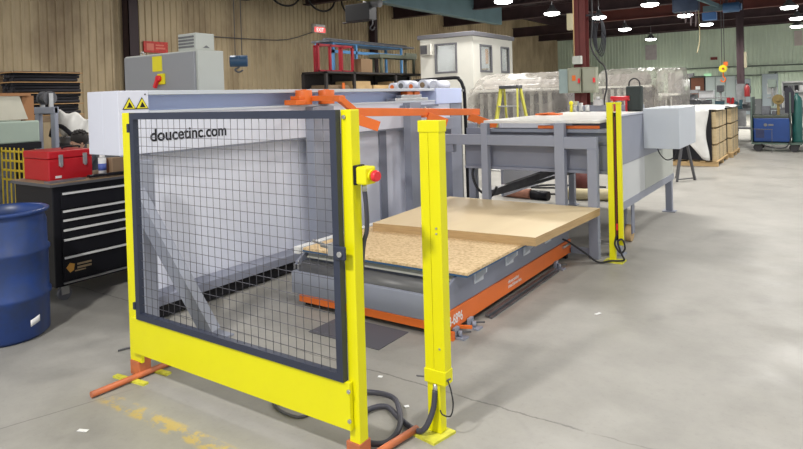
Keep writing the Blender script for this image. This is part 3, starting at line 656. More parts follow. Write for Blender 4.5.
put('table_top', B().box(-3.0, TX1-.12, TY0-.10, TY1, 1.295, 1.325), mat('polished_sheet', (.74, .73, .70), .28, .0, var=.12, vs=1.5), t, bevel=.004, label='shiny pale table top')
put('side_plate', B().box(TX1-.03, TX1, TY0+.1, 7.16, .87, 1.345).box(TX1-.12, TX1, TY0+.1, TY1, 1.335, 1.35).box(TX1-.03, TX1, 7.16, TY1, .87, 1.345), GREY, t, bevel=.003, label='grey upper side')
put('lower_side_panel', B().box(TX1-.03, TX1-.005, TY0+.1, 7.16, .50, .868), WHTW, t, label='white lower side panel')
put('lower_side_panel', B().box(TX1-.03, TX1-.005, 7.17, TY1-.02, .50, .868), CABL, t, label='pale grey lower side panel')
put('bottom_rail', B().box(TX1-.06, TX1, TY0+.1, TY1, .42, .50), GREY, t, bevel=.003)
put('far_side_panel', B().box(TX0, TX0+.03, 6.9, TY1, .35, 1.29), WHT, t)
for x, y in ((TX1-.05, 8.65), (TX0+.04, 6.12), (TX0+.3, 8.6), (TX1-.05, 6.15)):
    put('leg', B().box(x-.04, x+.04, y-.04, y+.04, .0, .5 if x > -2 else 1.29).box(x-.08, x+.08, y-.07, y+.07, 0, .012), GREY, t, bevel=.003)
put('end_plate', B().box(TX0, TX1, TY1-.04, TY1, .85, 1.29), GREYD, t)
put('stop_fence', B().box(-2.99, -1.98, 8.55, 8.62, 1.326, 1.41), GREY, t, bevel=.004)
put('fence_clamp', B().box(-2.94, -2.84, 8.50, 8.56, 1.41, 1.47), STEEL, t, bevel=.004)
put('fence_clamp', B().box(-2.62, -2.50, 8.48, 8.56, 1.41, 1.49).cyl((-2.56, 8.5, 1.49), (-2.56, 8.5, 1.53), .03), STEEL, t, bevel=.004)
put('floor_rail', B().box(-2.93, -1.88, 5.885, 5.92, .03, .09), GREY, t)
put('drive_motor', B().cyl((-2.85, 7.2, .92), (-2.35, 7.3, .92), .09).box(-2.95, -2.8, 7.1, 7.35, .80, 1.05), BLK, t)
put('drive_beam', B().beam((-3.10, 6.25, .50), (-2.35, 7.6, .80), .07, .07).beam((-3.2, 6.25, .44), (-2.3, 7.5, .70), .03, .03), DSTEEL, t)
put('caster', B().cyl((-1.76, 6.75, .09), (-1.70, 6.75, .09), .09, seg=24), WOODP, t, bevel=.006)
put('caster_fork', B().box(-1.775, -1.762, 6.70, 6.80, .09, .42).box(-1.698, -1.685, 6.70, 6.80, .09, .42), GREYD, t)
put('rubber_hose', B().tube([(-3.15, 6.1, .9), (-3.2, 6.02, .75), (-3.13, 6.0, .58), (-3.0, 6.05, .50), (-2.95, 6.1, .6)], .014), RUB, t)
tag(put('table_fastener', B().box(-2.98, -2.68, 7.3, 7.45, 1.326, 1.345).box(-2.90, -2.80, 7.22, 7.5, 1.345, 1.352), ORG), 'flat orange piece lying on the shiny infeed table top', 'part')
t = thing('guard_box', 'pale blue-grey sheet metal box sticking out from the right side of the infeed table', 'guard box', (-1.46, 7.6, .96))
put('shell', B().box(-1.649, -1.28, 7.10, 8.10, .96, 1.40), PALEBLUE, t, bevel=.006)
put('cable_loop', B().tube([(-1.55, 7.3, .96), (-1.52, 7.3, .88), (-1.45, 7.3, .82), (-1.37, 7.3, .86), (-1.35, 7.3, .96)], .006, 8), RUB, t)
# things on and behind the table
t = thing('tool_case', 'dark upright bag with a looped handle on the back right of the infeed table', 'bag', (-2.06, 8.6, 1.326))
put('bag_body', B().box(-2.17, -1.97, 8.42, 8.54, 1.326, 1.66), mat('dark_green_black', (.02, .03, .028), .6), t, bevel=.02)
put('handle', B().tube([(-2.14, 8.48, 1.64), (-2.13, 8.48, 1.72), (-2.07, 8.48, 1.76), (-2.01, 8.48, 1.72), (-2.0, 8.48, 1.64)], .009), RUB, t)
tag(put('red_bar', B().cyl((-2.36, 8.42, 1.50), (-2.12, 8.42, 1.50), .032, seg=16).box(-2.33, -2.31, 8.39, 8.45, 1.326, 1.49).box(-2.17, -2.15, 8.39, 8.45, 1.326, 1.49), RED, bevel=.004), 'short red bar beside the dark bag on the infeed table', 'bar')
g = B()
for k in range(3): g.cyl((-2.86+.09*k, 8.42, 1.326), (-2.86+.09*k, 8.42, 1.42+.03*(k % 2)), .028, seg=14)
tag(put('clamp_knobs', g, STEEL), 'small steel clamps standing along the back of the infeed table', 'clamp')
tag(put('locating_pin', B().cyl((-2.9, 8.40, 1.326), (-2.9, 8.40, 1.42), .02).sph((-2.9, 8.40, 1.45), .03), YSTK), 'small yellow topped pin by the grey fence of the infeed table', 'pin')
t = thing('step_ladder', 'yellow step ladder with a dark top, standing behind the infeed table', 'ladder', (-4.47, 9.9, 0))
put('top_cap', B().box(-4.65, -4.29, 9.78, 9.98, 1.69, 1.75), DSTEEL, t, bevel=.012)
for sx in (-1, 1):
    put('rail', B().beam((-4.47+sx*.15, 9.82, 1.70), (-4.47+sx*.30, 9.45, 0), .03, .07), mat('ladder_yellow', (.55, .52, .08), .5), t)
    put('rail', B().beam((-4.47+sx*.15, 9.94, 1.70), (-4.47+sx*.28, 10.45, 0), .03, .05), bpy.data.materials['ladder_yellow'], t)
for k in range(5):
    z = .3+.27*k; f = 1-z/1.7
    put('step', B().box(-4.47-.15-.15*f, -4.47+.15+.15*f, 9.82-.37*f-.03, 9.82-.37*f+.06, z, z+.02), STEEL, t)
# under the table
tag(put('cardboard_tube', B().cyl((-4.15, 8.85, .075), (-3.70, 8.80, .075), .075, seg=20), mat('red_brown_tube', (.33, .15, .10), .7, var=.2, vs=7)), 'red-brown tube lying on the floor beyond the infeed table legs', 'tube')
tag(put('dark_roll', B().cyl((-3.68, 8.80, .07), (-3.40, 8.77, .07), .07, seg=20), BLK), 'short black roll at the end of the red-brown tube', 'roll')
tag(put('canvas_roll', B().cyl((-3.25, 8.95, .085), (-2.45, 9.15, .085), .085, seg=20), mat('canvas_tan', (.55, .48, .30), .8, var=.1)), 'tan roll lying on the floor under the right of the infeed table', 'roll')
tag(put('waste_bucket', B().lathe((-3.1, 9.45, 0), [(0,0),(.15,0),(.19,.38),(.18,.38),(.14,.02),(0,.02)], 24), mat('brown_bucket', (.12, .03, .025), .5)), 'dark red-brown bucket under the infeed table', 'bucket')
tag(put('floor_hose', B().tube([(-4.1, 9.5, .015), (-3.9, 9.25, .015), (-3.5, 9.3, .015), (-3.4, 9.6, .015), (-3.7, 9.9, .015), (-4.1, 9.8, .015), (-3.9, 10.2, .015), (-3.0, 10.3, .015)], .015, 8), RUB), 'black hose curled on the floor far under the infeed table', 'hose')
t = thing('trestle_stand', 'dark metal trestle legs standing under the pale guard box', 'stand', (-2.0, 11.6, 0))
for p0, p1 in (((-2.0, 11.5, .9), (-2.12, 11.45, 0)), ((-2.0, 11.5, .9), (-1.89, 11.8, 0)), ((-2.03, 11.7, .9), (-2.23, 12.0, 0))): put('leg', B().beam(p0, p1, .035, .035), DSTEEL, t)
put('spreader', B().cyl((-2.12, 11.45, .04), (-1.89, 11.8, .04), .01), DSTEEL, t)
put('head_plate', B().box(-2.12, -1.88, 11.4, 11.8, .9, .92), DSTEEL, t)

# ------------------------------------------------------------------ blue drum
t = thing('plastic_drum', 'open blue plastic drum at the left edge, in front of the black tool cabinet', 'drum', (-4.77, 1.97, 0))
D = (-4.77, 1.97, 0); 
put('drum_body', B().lathe(D, [(0,.0),(.24,.0),(.272,.03),(.275,.27),(.288,.285),(.288,.305),(.276,.32),(.276,.58),(.288,.595),(.288,.615),(.274,.63),(.272,.80),(.262,.835),(.262,.86),(.288,.866),(.292,.885),(.28,.892),(.262,.885),(.255,.82),(.262,.6),(.262,.05),(.2,.03),(0,.03)], 48), DRUM, t)
put('sticker', B().quadgrid(lambda u, v: (D[0]+.2795*math.cos(.14+.26*u), D[1]+.2795*math.sin(.14+.26*u), .10+.045*v+.02*u), 6, 2), PAPER, t, solid=.001, label='small white sticker')
# ------------------------------------------------------------------ roller tool cabinet
t = thing('tool_cabinet', 'black rolling tool cabinet with silver drawer edges behind the blue drum', 'tool cabinet', (-5.45, 3.2, 0))
put('cabinet_body', B().box(-5.78, -5.145, 2.50, 3.76, .13, .955), BLK, t, bevel=.008)
put('worktop', B().box(-5.80, -5.12, 2.48, 3.78, .955, .980), WOOD, t, bevel=.003, label='worn wooden top')
put('top_trim', B().box(-5.118, -5.112, 2.48, 3.78, .952, .972).box(-5.80, -5.12, 2.472, 2.48, .952, .975), mat('trim_grey', (.10, .10, .11), .45), t)
for z0, z1 in ((.765, .90), (.690, .755), (.610, .680), (.530, .600), (.385, .520), (.185, .375)):
    q = put('drawer', B().box(-5.145, -5.130, 2.56, 3.70, z0, z1), BLK, t, bevel=.003)
    put('handle_strip', B().box(-5.130, -5.115, 2.57, 3.69, z1-.020, z1-.004), ALU, q)
put('bottom_strip', B().box(-5.145, -5.125, 2.56, 3.70, .150, .162), STEEL, t)
lg = put('badge', B().box(-5.130, -5.128, 2.57, 2.80, .215, .325), BLK, t)
put('badge_mark', B().prism([(2.58, .28), (2.61, .315), (2.65, .30), (2.64, .25), (2.61, .235)], 'x', -5.128, -5.126), mat('badge_orange', (.65, .33, .06), .5), lg)
put('badge_lettering', B().box(-5.128, -5.126, 2.67, 2.79, .285, .30).box(-5.128, -5.126, 2.67, 2.79, .255, .272).box(-5.128, -5.126, 2.65, 2.74, .235, .245), mat('badge_tan', (.38, .28, .16), .5), lg)
for x in (-5.22, -5.70):
    for y in (2.60, 3.66):
        q = put('caster', B().cyl((x-.02, y, .055), (x+.02, y, .055), .055, seg=24), mat('caster_grey', (.14, .14, .16), .5), t)
        put('caster_fork', B().box(x-.03, x-.022, y-.03, y+.03, .05, .13).box(x+.022, x+.03, y-.03, y+.03, .05, .13).box(x-.03, x+.03, y-.03, y+.03, .115, .13), STEEL, q)
t = thing('toolbox', 'red metal toolbox on the worn wooden top of the black tool cabinet', 'toolbox', (-5.5, 2.9, .98))
put('box_base', B().box(-5.74, -5.31, 2.56, 2.93, .98, 1.16), RED, t, bevel=.008)
put('lid', B().box(-5.745, -5.305, 2.555, 2.935, 1.162, 1.228), RED, t, bevel=.012)
for y in (2.655, 2.86):
    put('latch', B().box(-5.306, -5.296, y-.018, y+.018, 1.10, 1.195).box(-5.298, -5.290, y-.010, y+.010, 1.09, 1.13), STEEL, t, bevel=.003)
put('badge', B().box(-5.310, -5.306, 2.61, 2.66, 1.0, 1.02), ALU, t)
put('handle', B().tube([(-5.52, 2.78, 1.228), (-5.52, 2.79, 1.243), (-5.52, 2.92, 1.245), (-5.52, 2.93, 1.228)], .008), BLK, t)
tag(put('steel_rule_tray', B().obox((-5.21, 2.64, .986), (.09, .30, .012), (0, 0, .03)), mat('dull_tray', (.20, .20, .22), .4, .3)), 'flat grey metal strip lying in front of the red toolbox', 'tray')
tag(put('pry_tool', B().obox((-5.16, 2.98, 1.0), (.05, .34, .022), (0, 0, -.04)), BLK, bevel=.005), 'black flat tool on the cabinet top in front of the toolbox end', 'tool')
t = thing('spray_can', 'white and blue spray can standing at the right end of the red toolbox', 'can', (-5.25, 2.99, .98))
put('can_body', B().cyl((-5.25, 2.985, .98), (-5.25, 2.985, 1.14), .033, seg=20), PAPER, t)
put('label_band', B().cyl((-5.25, 2.985, 1.03), (-5.25, 2.985, 1.09), .034, seg=20), mat('label_blue', (.1, .15, .5), .5), t)
put('can_cap', B().cyl((-5.25, 2.985, 1.14), (-5.25, 2.985, 1.17), .026, .02, seg=16), PAPER, t)
tag(put('cardboard_box', B().box(-5.32, -5.20, 3.05, 3.16, .98, 1.13), mat('small_brown_box', (.30, .20, .12), .7), bevel=.003), 'small brown box on the tool cabinet beside the spray can', 'box')

# ------------------------------------------------------------------ floor litter
for lab, x, y, r in (('white paper scrap on the floor before the gate, left of the worn yellow stripe', -3.034, 1.577, .4), ('narrow white scrap on the open floor right of the lift table', -1.365, 4.42, 1.2)):
    tag(put('paper_scrap', B().obox((x, y, .003), (.055, .022, .002), (0, .0, r)), PAPER), lab, 'scrap')
for lab, x, y, r in (('tiny white scrap on the floor between gate and lift table', -2.12, 2.805, .3), ('tiny white scrap inside the loops of the floor hose', -1.80, 2.60, .9)):
    tag(put('paper_scrap', B().obox((x, y, .003), (.025, .02, .003), (0, 0, r)), PAPER), lab, 'scrap')
tag(put('flat_tape', B().obox((-.30, 2.98, .002), (.12, .016, .002), (0, 0, .05)), PAPER), 'thin white strip on the floor at the lower right', 'scrap')

# ------------------------------------------------------------------ office booth
t = thing('office_booth', 'small cream office booth with lit windows and a grey flat roof', 'booth', (-8.6, 16.1, 0))
bx0, bx1, by0, by1, bz = -9.46, -7.78, 14.84, 17.37, 3.20
fw = B()  # front wall (faces the camera) with a window opening
def wall_hole(b, a0, a1, z0, z1, holes, mk):
    xs = sorted({a0, a1, *[h[0] for h in holes], *[h[1] for h in holes]})
    for u0, u1 in zip(xs, xs[1:]):
        hs = [h for h in holes if h[0] <= u0 and h[1] >= u1]
        if hs: h = hs[0]; mk(u0, u1, z0, h[2]); mk(u0, u1, h[3], z1)
        else: mk(u0, u1, z0, z1)
wall_hole(fw, bx0, bx1, 0, bz, [(-8.93, -8.32, 2.27, 3.00)], lambda a, b_, c, d: fw.box(a, b_, by0, by0+.08, c, d))
put('front_wall', fw, BOOTH, t)
sw = B()
wall_hole(sw, by0+.08, by1, 0, bz, [(15.28, 15.92, 2.27, 2.94), (16.60, 17.08, 2.27, 2.94)], lambda a, b_, c, d: sw.box(bx1-.08, bx1, a, b_, c, d))
put('side_wall', sw, BOOTH, t)
put('back_wall', B().box(bx0, bx1-.08, by1-.08, by1, 0, bz).box(bx0, bx0+.08, by0+.08, by1-.08, 0, bz), OFFIN, t)
put('booth_floor', B().box(bx0+.08, bx1-.08, by0+.08, by1-.08, 1.6, 1.66), CLUT2, t)
put('roof', B().box(bx0-.06, bx1+.06, by0-.06, by1+.06, bz, 3.32), BOOTHTRIM, t, bevel=.01, label='grey roof slab')
def win(axis, f, a0, a1, z0, z1):
    b = B(); r = .05
    bx = (lambda u0, u1, c, d, p=0: b.box(u0, u1, f-.02, f+.06, c, d)) if axis == 'x' else (lambda u0, u1, c, d, p=0: b.box(f-.06, f+.02, u0, u1, c, d))
    bx(a0-r, a1+r, z0-r, z0); bx(a0-r, a1+r, z1, z1+r); bx(a0-r, a0, z0, z1); bx(a1, a1+r, z0, z1)
    w_ = put('window_frame', b, BOOTHTRIM, t)
    g_ = B().box(a0, a1, f+.02, f+.026, z0, z1) if axis == 'x' else B().box(f-.026, f-.02, a0, a1, z0, z1)
    put('pane', g_, GLASS, w_)
win('x', by0, -8.93, -8.32, 2.27, 3.00); win('y', bx1, 15.28, 15.92, 2.27, 2.94); win('y', bx1, 16.60, 17.08, 2.27, 2.94)
a = put('air_conditioner', B().box(-9.40, -9.05, by0-.12, by0, 2.74, 3.06), mat('ac_beige', (.50, .49, .44), .5), t, bevel=.01)
put('grille', B().box(-9.38, -9.16, by0-.125, by0-.12, 2.78, 3.02), DSTEEL, a)
l = bpy.data.lights.new('office_light', 'POINT'); l.energy = 16; l.shadow_soft_size = .15; o = bpy.data.objects.new('office_light', l); o.location = (-8.6, 16.2, 3.0); COL.objects.link(o)
t = thing('office_desk', 'desk seen through the front window of the cream office booth', 'desk', (-8.7, 16.6, 1.66))
put('desk_top', B().box(-9.1, -8.1, 16.3, 16.9, 2.33, 2.37), WOODP, t)
for x in (-9.05, -8.15):
    for y in (16.35, 16.85): put('leg', B().box(x-.02, x+.02, y-.02, y+.02, 1.66, 2.33), DSTEEL, t)
t = thing('computer_monitor', 'dark computer monitor on the desk inside the office booth', 'monitor', (-9.0, 16.4, 2.37))
put('screen', B().box(-9.09, -8.85, 16.40, 16.43, 2.43, 2.60), BLK, t, bevel=.004)
put('stand', B().box(-8.98, -8.94, 16.41, 16.44, 2.38, 2.44).box(-9.03, -8.89, 16.37, 16.47, 2.37, 2.385), BLK, t)
tag(put('cork_board', B().box(-8.62, -8.35, 17.25, 17.29, 2.55, 3.0), mat('cork_orange', (.65, .33, .12), .7)), 'orange-brown board on the back wall inside the office booth', 'board')

# ------------------------------------------------------------------ machines under clear plastic
def wrapped(name, label, x0, x1, y0, y1, zb, zt, zback, kind):
    t = thing(name, label, 'machine', ((x0+x1)/2, (y0+y1)/2, 0))
    nb = max(3, int((x1-x0)/.28))
    core = B().box(x0+.15, x1-.15, y0+.35, y1-.1, 0, zb-.05)
    put('machine_body', core, mat(name+'_body', (.16, .15, .17), .6, col2=(.10, .10, .12), vs=3), t)
    sl = B()
    for k in range(nb): sl.box(x0+.25+(x1-x0-.6)*k/nb, x0+.34+(x1-x0-.6)*k/nb, y0+.22, y0+.27, .2, zb-.1)
    put('upright_ribs', sl, mat(name+'_ribs', (.55, .54, .50), .5), t)
    put('top_cylinder', B().box(x0+.3, x1-.3, y0+.3, y1-.2, zb, zt-.14), mat(name+'_top', (.38, .35, .33), .6, var=.1, vs=4), t, bevel=.08)
    put('front_ledge', B().box(x0+.1, x1-.1, y0+.12, y0+.4, zb-.06, zb), BOOTH, t)
    def film(u, v):
        # v runs from the front hem up and over to the back hem
        P = [(y0, .05), (y0, zb*.55), (y0+.02, zb-.02), (y0+.22, zb+.10), (y0+.34, zt-.08), (y0+.62, zt), (y1-.2, zt-.02+zback), (y1, zt-.3), (y1, .05)]
        s_ = v*(len(P)-1); i = min(int(s_), len(P)-2); f = s_-i
        yy = P[i][0]*(1-f)+P[i+1][0]*f; zz = P[i][1]*(1-f)+P[i+1][1]*f
        e = min(u, 1-u); drop = max(0, .07-e)/.07
        zz -= (.30*drop**1.5)*(zz/zt)
        xx = x0+(x1-x0)*u
        rr = .010*math.sin(u*41+v*9)+.006*math.sin(u*83-v*17)
        return (xx, yy-abs(rr)*(.6 if v < .5 else 0)-.02, max(.02, zz+.5*rr*(1-drop)))
    put('plastic_cover', B().quadgrid(film, 60, 48), FILM, t, label='creased clear plastic sheet')
    for x in (x0, x1):
        ec = B(); ec.quadgrid(lambda u, v, x=x: (x+.015*math.sin(v*14+u*20), y0+(y1-y0)*u, .03+(zt-.32-.25*(abs(u-.5)*2)**4)*v), 14, 14)
        put('plastic_end', ec, FILM, t)
    return t
wrapped('wrapped_machine', 'long machine under clear plastic film between the office booth and the red column', -7.75, -5.05, 14.4, 15.5, 1.72, 2.08, .08, 0)
wrapped('wrapped_machine', 'machine under clear plastic film right of the red column, behind the dark bag', -5.55, -3.85, 18.0, 19.2, 1.75, 2.22, .06, 0)
wrapped('wrapped_machine', 'tall rounded machine in creased plastic film at the right end of the wrapped row', -3.80, -3.10, 17.6, 18.8, 1.5, 2.20, .0, 1)

# ------------------------------------------------------------------ wrapped pallets
def pallet(x0, x1, y0, y1, zt, label, seed):
    rnd = random.Random(seed)
    t = thing('wrapped_pallet', label, 'pallet load', ((x0+x1)/2, (y0+y1)/2, 0), 'pallets of boards under white plastic')
    b = B()
    for y in (y0+.03, (y0+y1)/2-.05, y1-.13): b.box(x0, x1, y, y+.10, .0, .09)
    for k in range(7): b.box(x0+(x1-x0-.1)*k/6, x0+(x1-x0-.1)*k/6+.1, y0, y1, .09, .11)
    put('pallet_base', b, WOODP, t)
    n = 3; h = (zt-.16)/n
    for k in range(n):
        put('board_stack', B().box(x0+.10, x1-.03, y0+.06, y1-.05, .115+h*k, .115+h*(k+1)-.03), mat('stack_wood', (.62, .49, .29), .75, col2=(.50, .38, .21), vs=3, stretch=(1, 1, 14)), t)
        for f in (.3, .62):
            put('strap', B().box(x1-.03, x1-.026, y0+(y1-y0)*f, y0+(y1-y0)*f+.02, .115+h*k, .115+h*(k+1)-.03), DSTEEL, t)
    put('dark_liner', B().box(x0+.04, x1-.11, y0+.0, y0+.05, .13, zt-.03), BLK, t, label='black plastic liner')
    def top(u, v):
        x = x0-.02+(x1+.015-x0+.02)*u; y = y0-.02+(y1-y0+.03)*v
        return (x, y, zt+.018*math.sin(9*u+3*v)*math.sin(7*v)-.03*(max(0, abs(u-.5)-.42)/.08)**2)
    put('white_top_sheet', B().quadgrid(top, 16, 24), WRAP, t, solid=.004)
    def front(u, v):
        hem = .34+.26*math.sin(u*3.0+.4)-.30*max(0, u-.7)/.3*1.0
        x = x0-.02+(x1-x0-.12-.07*math.sin(v*3.0)**2)*u
        return (x, y0-.03+.015*math.sin(u*17+v*5), max(.13, hem)+(zt-max(.13, hem))*v)
    put('white_front_sheet', B().quadgrid(front, 20, 12), WRAP, t, solid=.004)
    return t
pallet(-3.3, -1.80, 13.94, 15.6, 1.19, 'nearer wrapped pallet of boards with a torn white cover showing the wood', 1)
pallet(-3.3, -1.74, 15.85, 17.3, 1.19, 'farther wrapped pallet of boards behind the first, beside the open floor', 2)

# ------------------------------------------------------------------ welder cart and neighbours
t = thing('welding_machine', 'blue welding machine on a low wheeled cart at the right', 'welder', (-1.1, 17.9, 0))
put('welder_case', B().box(-1.47, -.70, 17.65, 18.35, .24, .83), WELD, t, bevel=.02)
put('top_panel', B().box(-1.48, -.69, 17.64, 18.36, .83, .90), mat('welder_dark_top', (.05, .06, .05), .5), t, bevel=.01)
put('emblem', B().cyl((-1.21, 17.65, .66), (-1.21, 17.64, .66), .04, seg=16).box(-1.15, -1.04, 17.642, 17.65, .64, .68), CLUT2, t)
put('vent', B().box(-1.42, -1.24, 17.642, 17.65, .34, .55), mat('welder_vent', (.02, .03, .09), .5), t)
put('cart_frame', B().box(-1.52, -.45, 17.6, 18.4, .18, .22).box(-1.52, -1.49, 17.6, 18.4, .22, 1.35).box(-.70, -.67, 17.6, 17.63, .22, 1.45), mat('cart_green_grey', (.08, .12, .10), .5), t)
for x in (-1.38, -.62):
    for y in (17.66, 18.34): put('wheel', B().cyl((x, y-.03, .10), (x, y+.03, .10), .10, seg=22), RUB, t)
put('wire_spool', B().cyl((-.94, 17.75, 1.28), (-.94, 17.88, 1.28), .125, seg=26).cyl((-.94, 17.72, 1.28), (-.94, 17.91, 1.28), .05, seg=12).box(-.97, -.91, 17.78, 17.86, .9, 1.2), mat('spool_brass', (.17, .12, .035), .5, var=.2, vs=14), t, label='brown wire spool')
put('feeder_box', B().box(-1.30, -1.12, 17.75, 18.1, .90, 1.12).box(-1.08, -.98, 17.8, 18.0, .90, 1.0), CLUT1, t, bevel=.01)
put('torch_cable', B().tube([(-.72, 17.62, .95), (-.66, 17.55, .5), (-.75, 17.52, .16), (-.95, 17.5, .10), (-1.15, 17.5, .14), (-1.3, 17.52, .2)], .014), RUB, t)
t = thing('gas_cylinder', 'teal gas cylinder strapped behind the blue welding machine at the right edge', 'gas cylinder', (-.52, 18.0, .22))
put('cylinder_body', B().lathe((-.56, 18.0, .221), [(0,0),(.11,0),(.115,.03),(.115,1.0),(.09,1.1),(.035,1.16),(.035,1.2),(0,1.2)], 24), TEAL, t)
put('valve', B().cyl((-.56, 18.0, 1.42), (-.56, 18.0, 1.50), .02).cyl((-.60, 18.0, 1.47), (-.52, 18.0, 1.47), .012), STEEL, t)
tag(put('long_bar', B().beam((-1.95, 17.42, .58), (-1.05, 17.45, .56), .018, .018).box(-1.93, -1.92, 17.41, 17.43, 0, .58).box(-1.07, -1.06, 17.44, 17.46, 0, .56), DSTEEL), 'thin dark bar on posts before the blue welding machine', 'bar')
tag(put('hooded_coat', B().prism([(-.80, .95), (-.62, .95), (-.60, 1.45), (-.68, 1.60), (-.80, 1.55)], 'y', 17.66, 17.74), mat('dark_coat', (.02, .02, .03), .8)), 'dark cloth hanging over the cart post by the teal cylinder', 'cloth')

# ------------------------------------------------------------------ benches and machines along the far side
def bench(x0, x1, y0, y1, z, label, m=CLUT2):
    t = thing('workbench', label, 'workbench', ((x0+x1)/2, (y0+y1)/2, 0))
    put('bench_top', B().box(x0, x1, y0, y1, z-.05, z), m, t)
    for x in (x0+.05, x1-.05):
        for y in (y0+.05, y1-.05): put('leg', B().box(x-.03, x+.03, y-.03, y+.03, 0, z-.05), CLUT1, t)
    put('lower_shelf', B().box(x0, x1, y0+.05, y1-.05, .35, .38), CLUT1, t)
    return t
bench(-4.3, -3.0, 21.6, 22.4, .98, 'steel workbench behind the wrapped pallets, below the brown door')
bench(-2.85, -1.75, 21.0, 21.8, .95, 'cluttered workbench just left of the blue welding machine')
bench(-1.45, .3, 20.6, 21.4, .98, 'workbench behind the blue welding machine')
bench(-6.2, -4.4, 27.2, 28.0, 1.02, 'far grey workbench carrying the dark machine, left of the brown door')
cats = ['small vice', 'motor', 'gearbox', 'tin', 'drill press', 'toolbox']
rnd = random.Random(3)
def benchtop_item(kind, x, y, z, s, m, label):
    t = thing(kind, label, kind.replace('_', ' '), (x, y, z))
    if kind == 'bench_vice':
        put('jaw', B().box(x-s*.5, x-s*.1, y-s*.3, y+s*.3, z+s*.3, z+s).box(x+.05*s, x+.35*s, y-s*.3, y+s*.3, z+s*.3, z+s), m, t, bevel=.01); put('vice_base', B().cyl((x, y, z), (x, y, z+s*.35), s*.4, s*.25), m, t)
        put('spindle', B().cyl((x-s*.2, y, z+s*.55), (x+s*.8, y, z+s*.55), s*.07), STEEL, t)
    elif kind == 'electric_motor':
        put('motor_body', B().cyl((x-s*.6, y, z+s*.45), (x+s*.6, y, z+s*.45), s*.4, seg=20), m, t, bevel=.01); put('mount', B().box(x-s*.5, x+s*.5, y-s*.3, y+s*.3, z, z+s*.12), m, t)
        put('shaft', B().cyl((x+s*.6, y, z+s*.45), (x+s*.85, y, z+s*.45), s*.07), STEEL, t)
    elif kind == 'drill_press':
        put('drill_base', B().box(x-s*.3, x+s*.3, y-s*.3, y+s*.3, z, z+s*.1), m, t); put('drill_column', B().cyl((x, y+s*.15, z+s*.1), (x, y+s*.15, z+s*1.5), s*.06), STEEL, t)
        put('drill_head', B().box(x-s*.2, x+s*.2, y-s*.4, y+s*.3, z+s*1.15, z+s*1.6), m, t, bevel=.02); put('drill_table', B().cyl((x, y-s*.1, z+s*.55), (x, y-s*.1, z+s*.6), s*.25), STEEL, t)
        put('chuck', B().cyl((x, y-s*.2, z+s*.95), (x, y-s*.2, z+s*1.15), s*.06), STEEL, t)
    else:
        put('bin_body', B().box(x-s*.5, x+s*.5, y-s*.3, y+s*.3, z, z+s*.5), m, t, bevel=.01); put('bin_lid', B().box(x-s*.53, x+s*.53, y-s*.33, y+s*.33, z+s*.5, z+s*.56), DSTEEL, t); put('handle', B().tube([(x-s*.2, y, z+s*.55), (x-s*.15, y, z+s*.68), (x+s*.15, y, z+s*.68), (x+s*.2, y, z+s*.55)], s*.03, 6), DSTEEL, t)
items = [('bench_vice', -3.85, 21.9, .98, .30, CLUT1, 'dark bench vice on the bench below the brown door'),
 ('electric_motor', -3.3, 22.0, .98, .32, CLUT2, 'grey electric motor on the bench below the pale panels'),
 ('drill_press', -2.65, 21.4, .95, .46, DSTEEL, 'dark small drill press left of the slim maroon column foot'),
 ('bench_vice', -2.15, 21.3, .95, .28, mat('vice_teal', (.05, .13, .16), .5), 'blue-green bench vice between the maroon column and the welding machine'),
 ('electric_motor', -1.92, 21.5, .95, .24, CLUT2, 'small pale motor left of the blue welding machine'),
 ('drill_press', -1.25, 21.0, .98, .52, GREENM, 'pale green drill press behind the left end of the welding machine'),
 ('parts_bin', -.15, 20.8, .98, .40, CLUT1, 'dark metal bin on the bench by the teal cylinder')]
for it in items: benchtop_item(*it)
bench(-3.75, -2.05, 19.6, 20.3, 1.10, 'dark cluttered workbench right behind the wrapped pallets', CLUT1)
more = [('bench_vice', -3.5, 19.9, 1.10, .24, DSTEEL, 'dark vice at the left end of the bench behind the wrapped pallets'),
 ('parts_bin', -3.15, 19.95, 1.10, .30, CLUT1, 'dark bin on the bench behind the wrapped pallets'),
 ('electric_motor', -2.82, 19.9, 1.10, .20, DSTEEL, 'dark motor in the middle of the bench behind the wrapped pallets'),
 ('parts_bin', -2.5, 19.95, 1.10, .24, mat('bin_teal', (.04, .10, .13), .5), 'blue-green bin on the bench behind the wrapped pallets'),
 ('bench_vice', -2.2, 19.9, 1.10, .22, RED, 'small red vice at the right end of the bench behind the wrapped pallets')]
for it in more: benchtop_item(*it)
t = thing('parts_cabinet', 'white shelf unit of small parts behind the welding machine', 'shelf', (-.95, 21.2, .98))
put('shelf_box', B().box(-1.02, -.45, 21.25, 21.35, .98, 1.74).box(-1.02, -.99, 21.05, 21.35, .98, 1.74).box(-.48, -.45, 21.05, 21.35, .98, 1.74).box(-1.02, -.45, 21.05, 21.35, 1.70, 1.74).box(-1.02, -.45, 21.05, 21.35, 1.42, 1.45), FLOORW, t)
for k in range(4): put('bin_drawer', B().box(-.97+.13*k, -.87+.13*k, 21.08, 21.2, 1.46, 1.62), (BLK, CLUT2, BLK, PAPER)[k], t)
put('side_panel', B().box(-1.40, -1.14, 21.2, 21.25, .98+.4, 1.70).box(-.36, -.06, 21.2, 21.25, 1.38, 1.72), FLOORW, t)
put('panel_post', B().box(-1.29, -1.25, 21.25, 21.29, .98, 1.7).box(-.23, -.19, 21.25, 21.29, .98, 1.7), DSTEEL, t)
t = thing('milling_machine', 'dark grey milling machine with a pale panel left of the brown door', 'machine', (-5.2, 30, 0))
put('machine_base', B().box(-5.6, -4.7, 29.7, 30.6, 0, 1.35), CLUT1, t, bevel=.03)
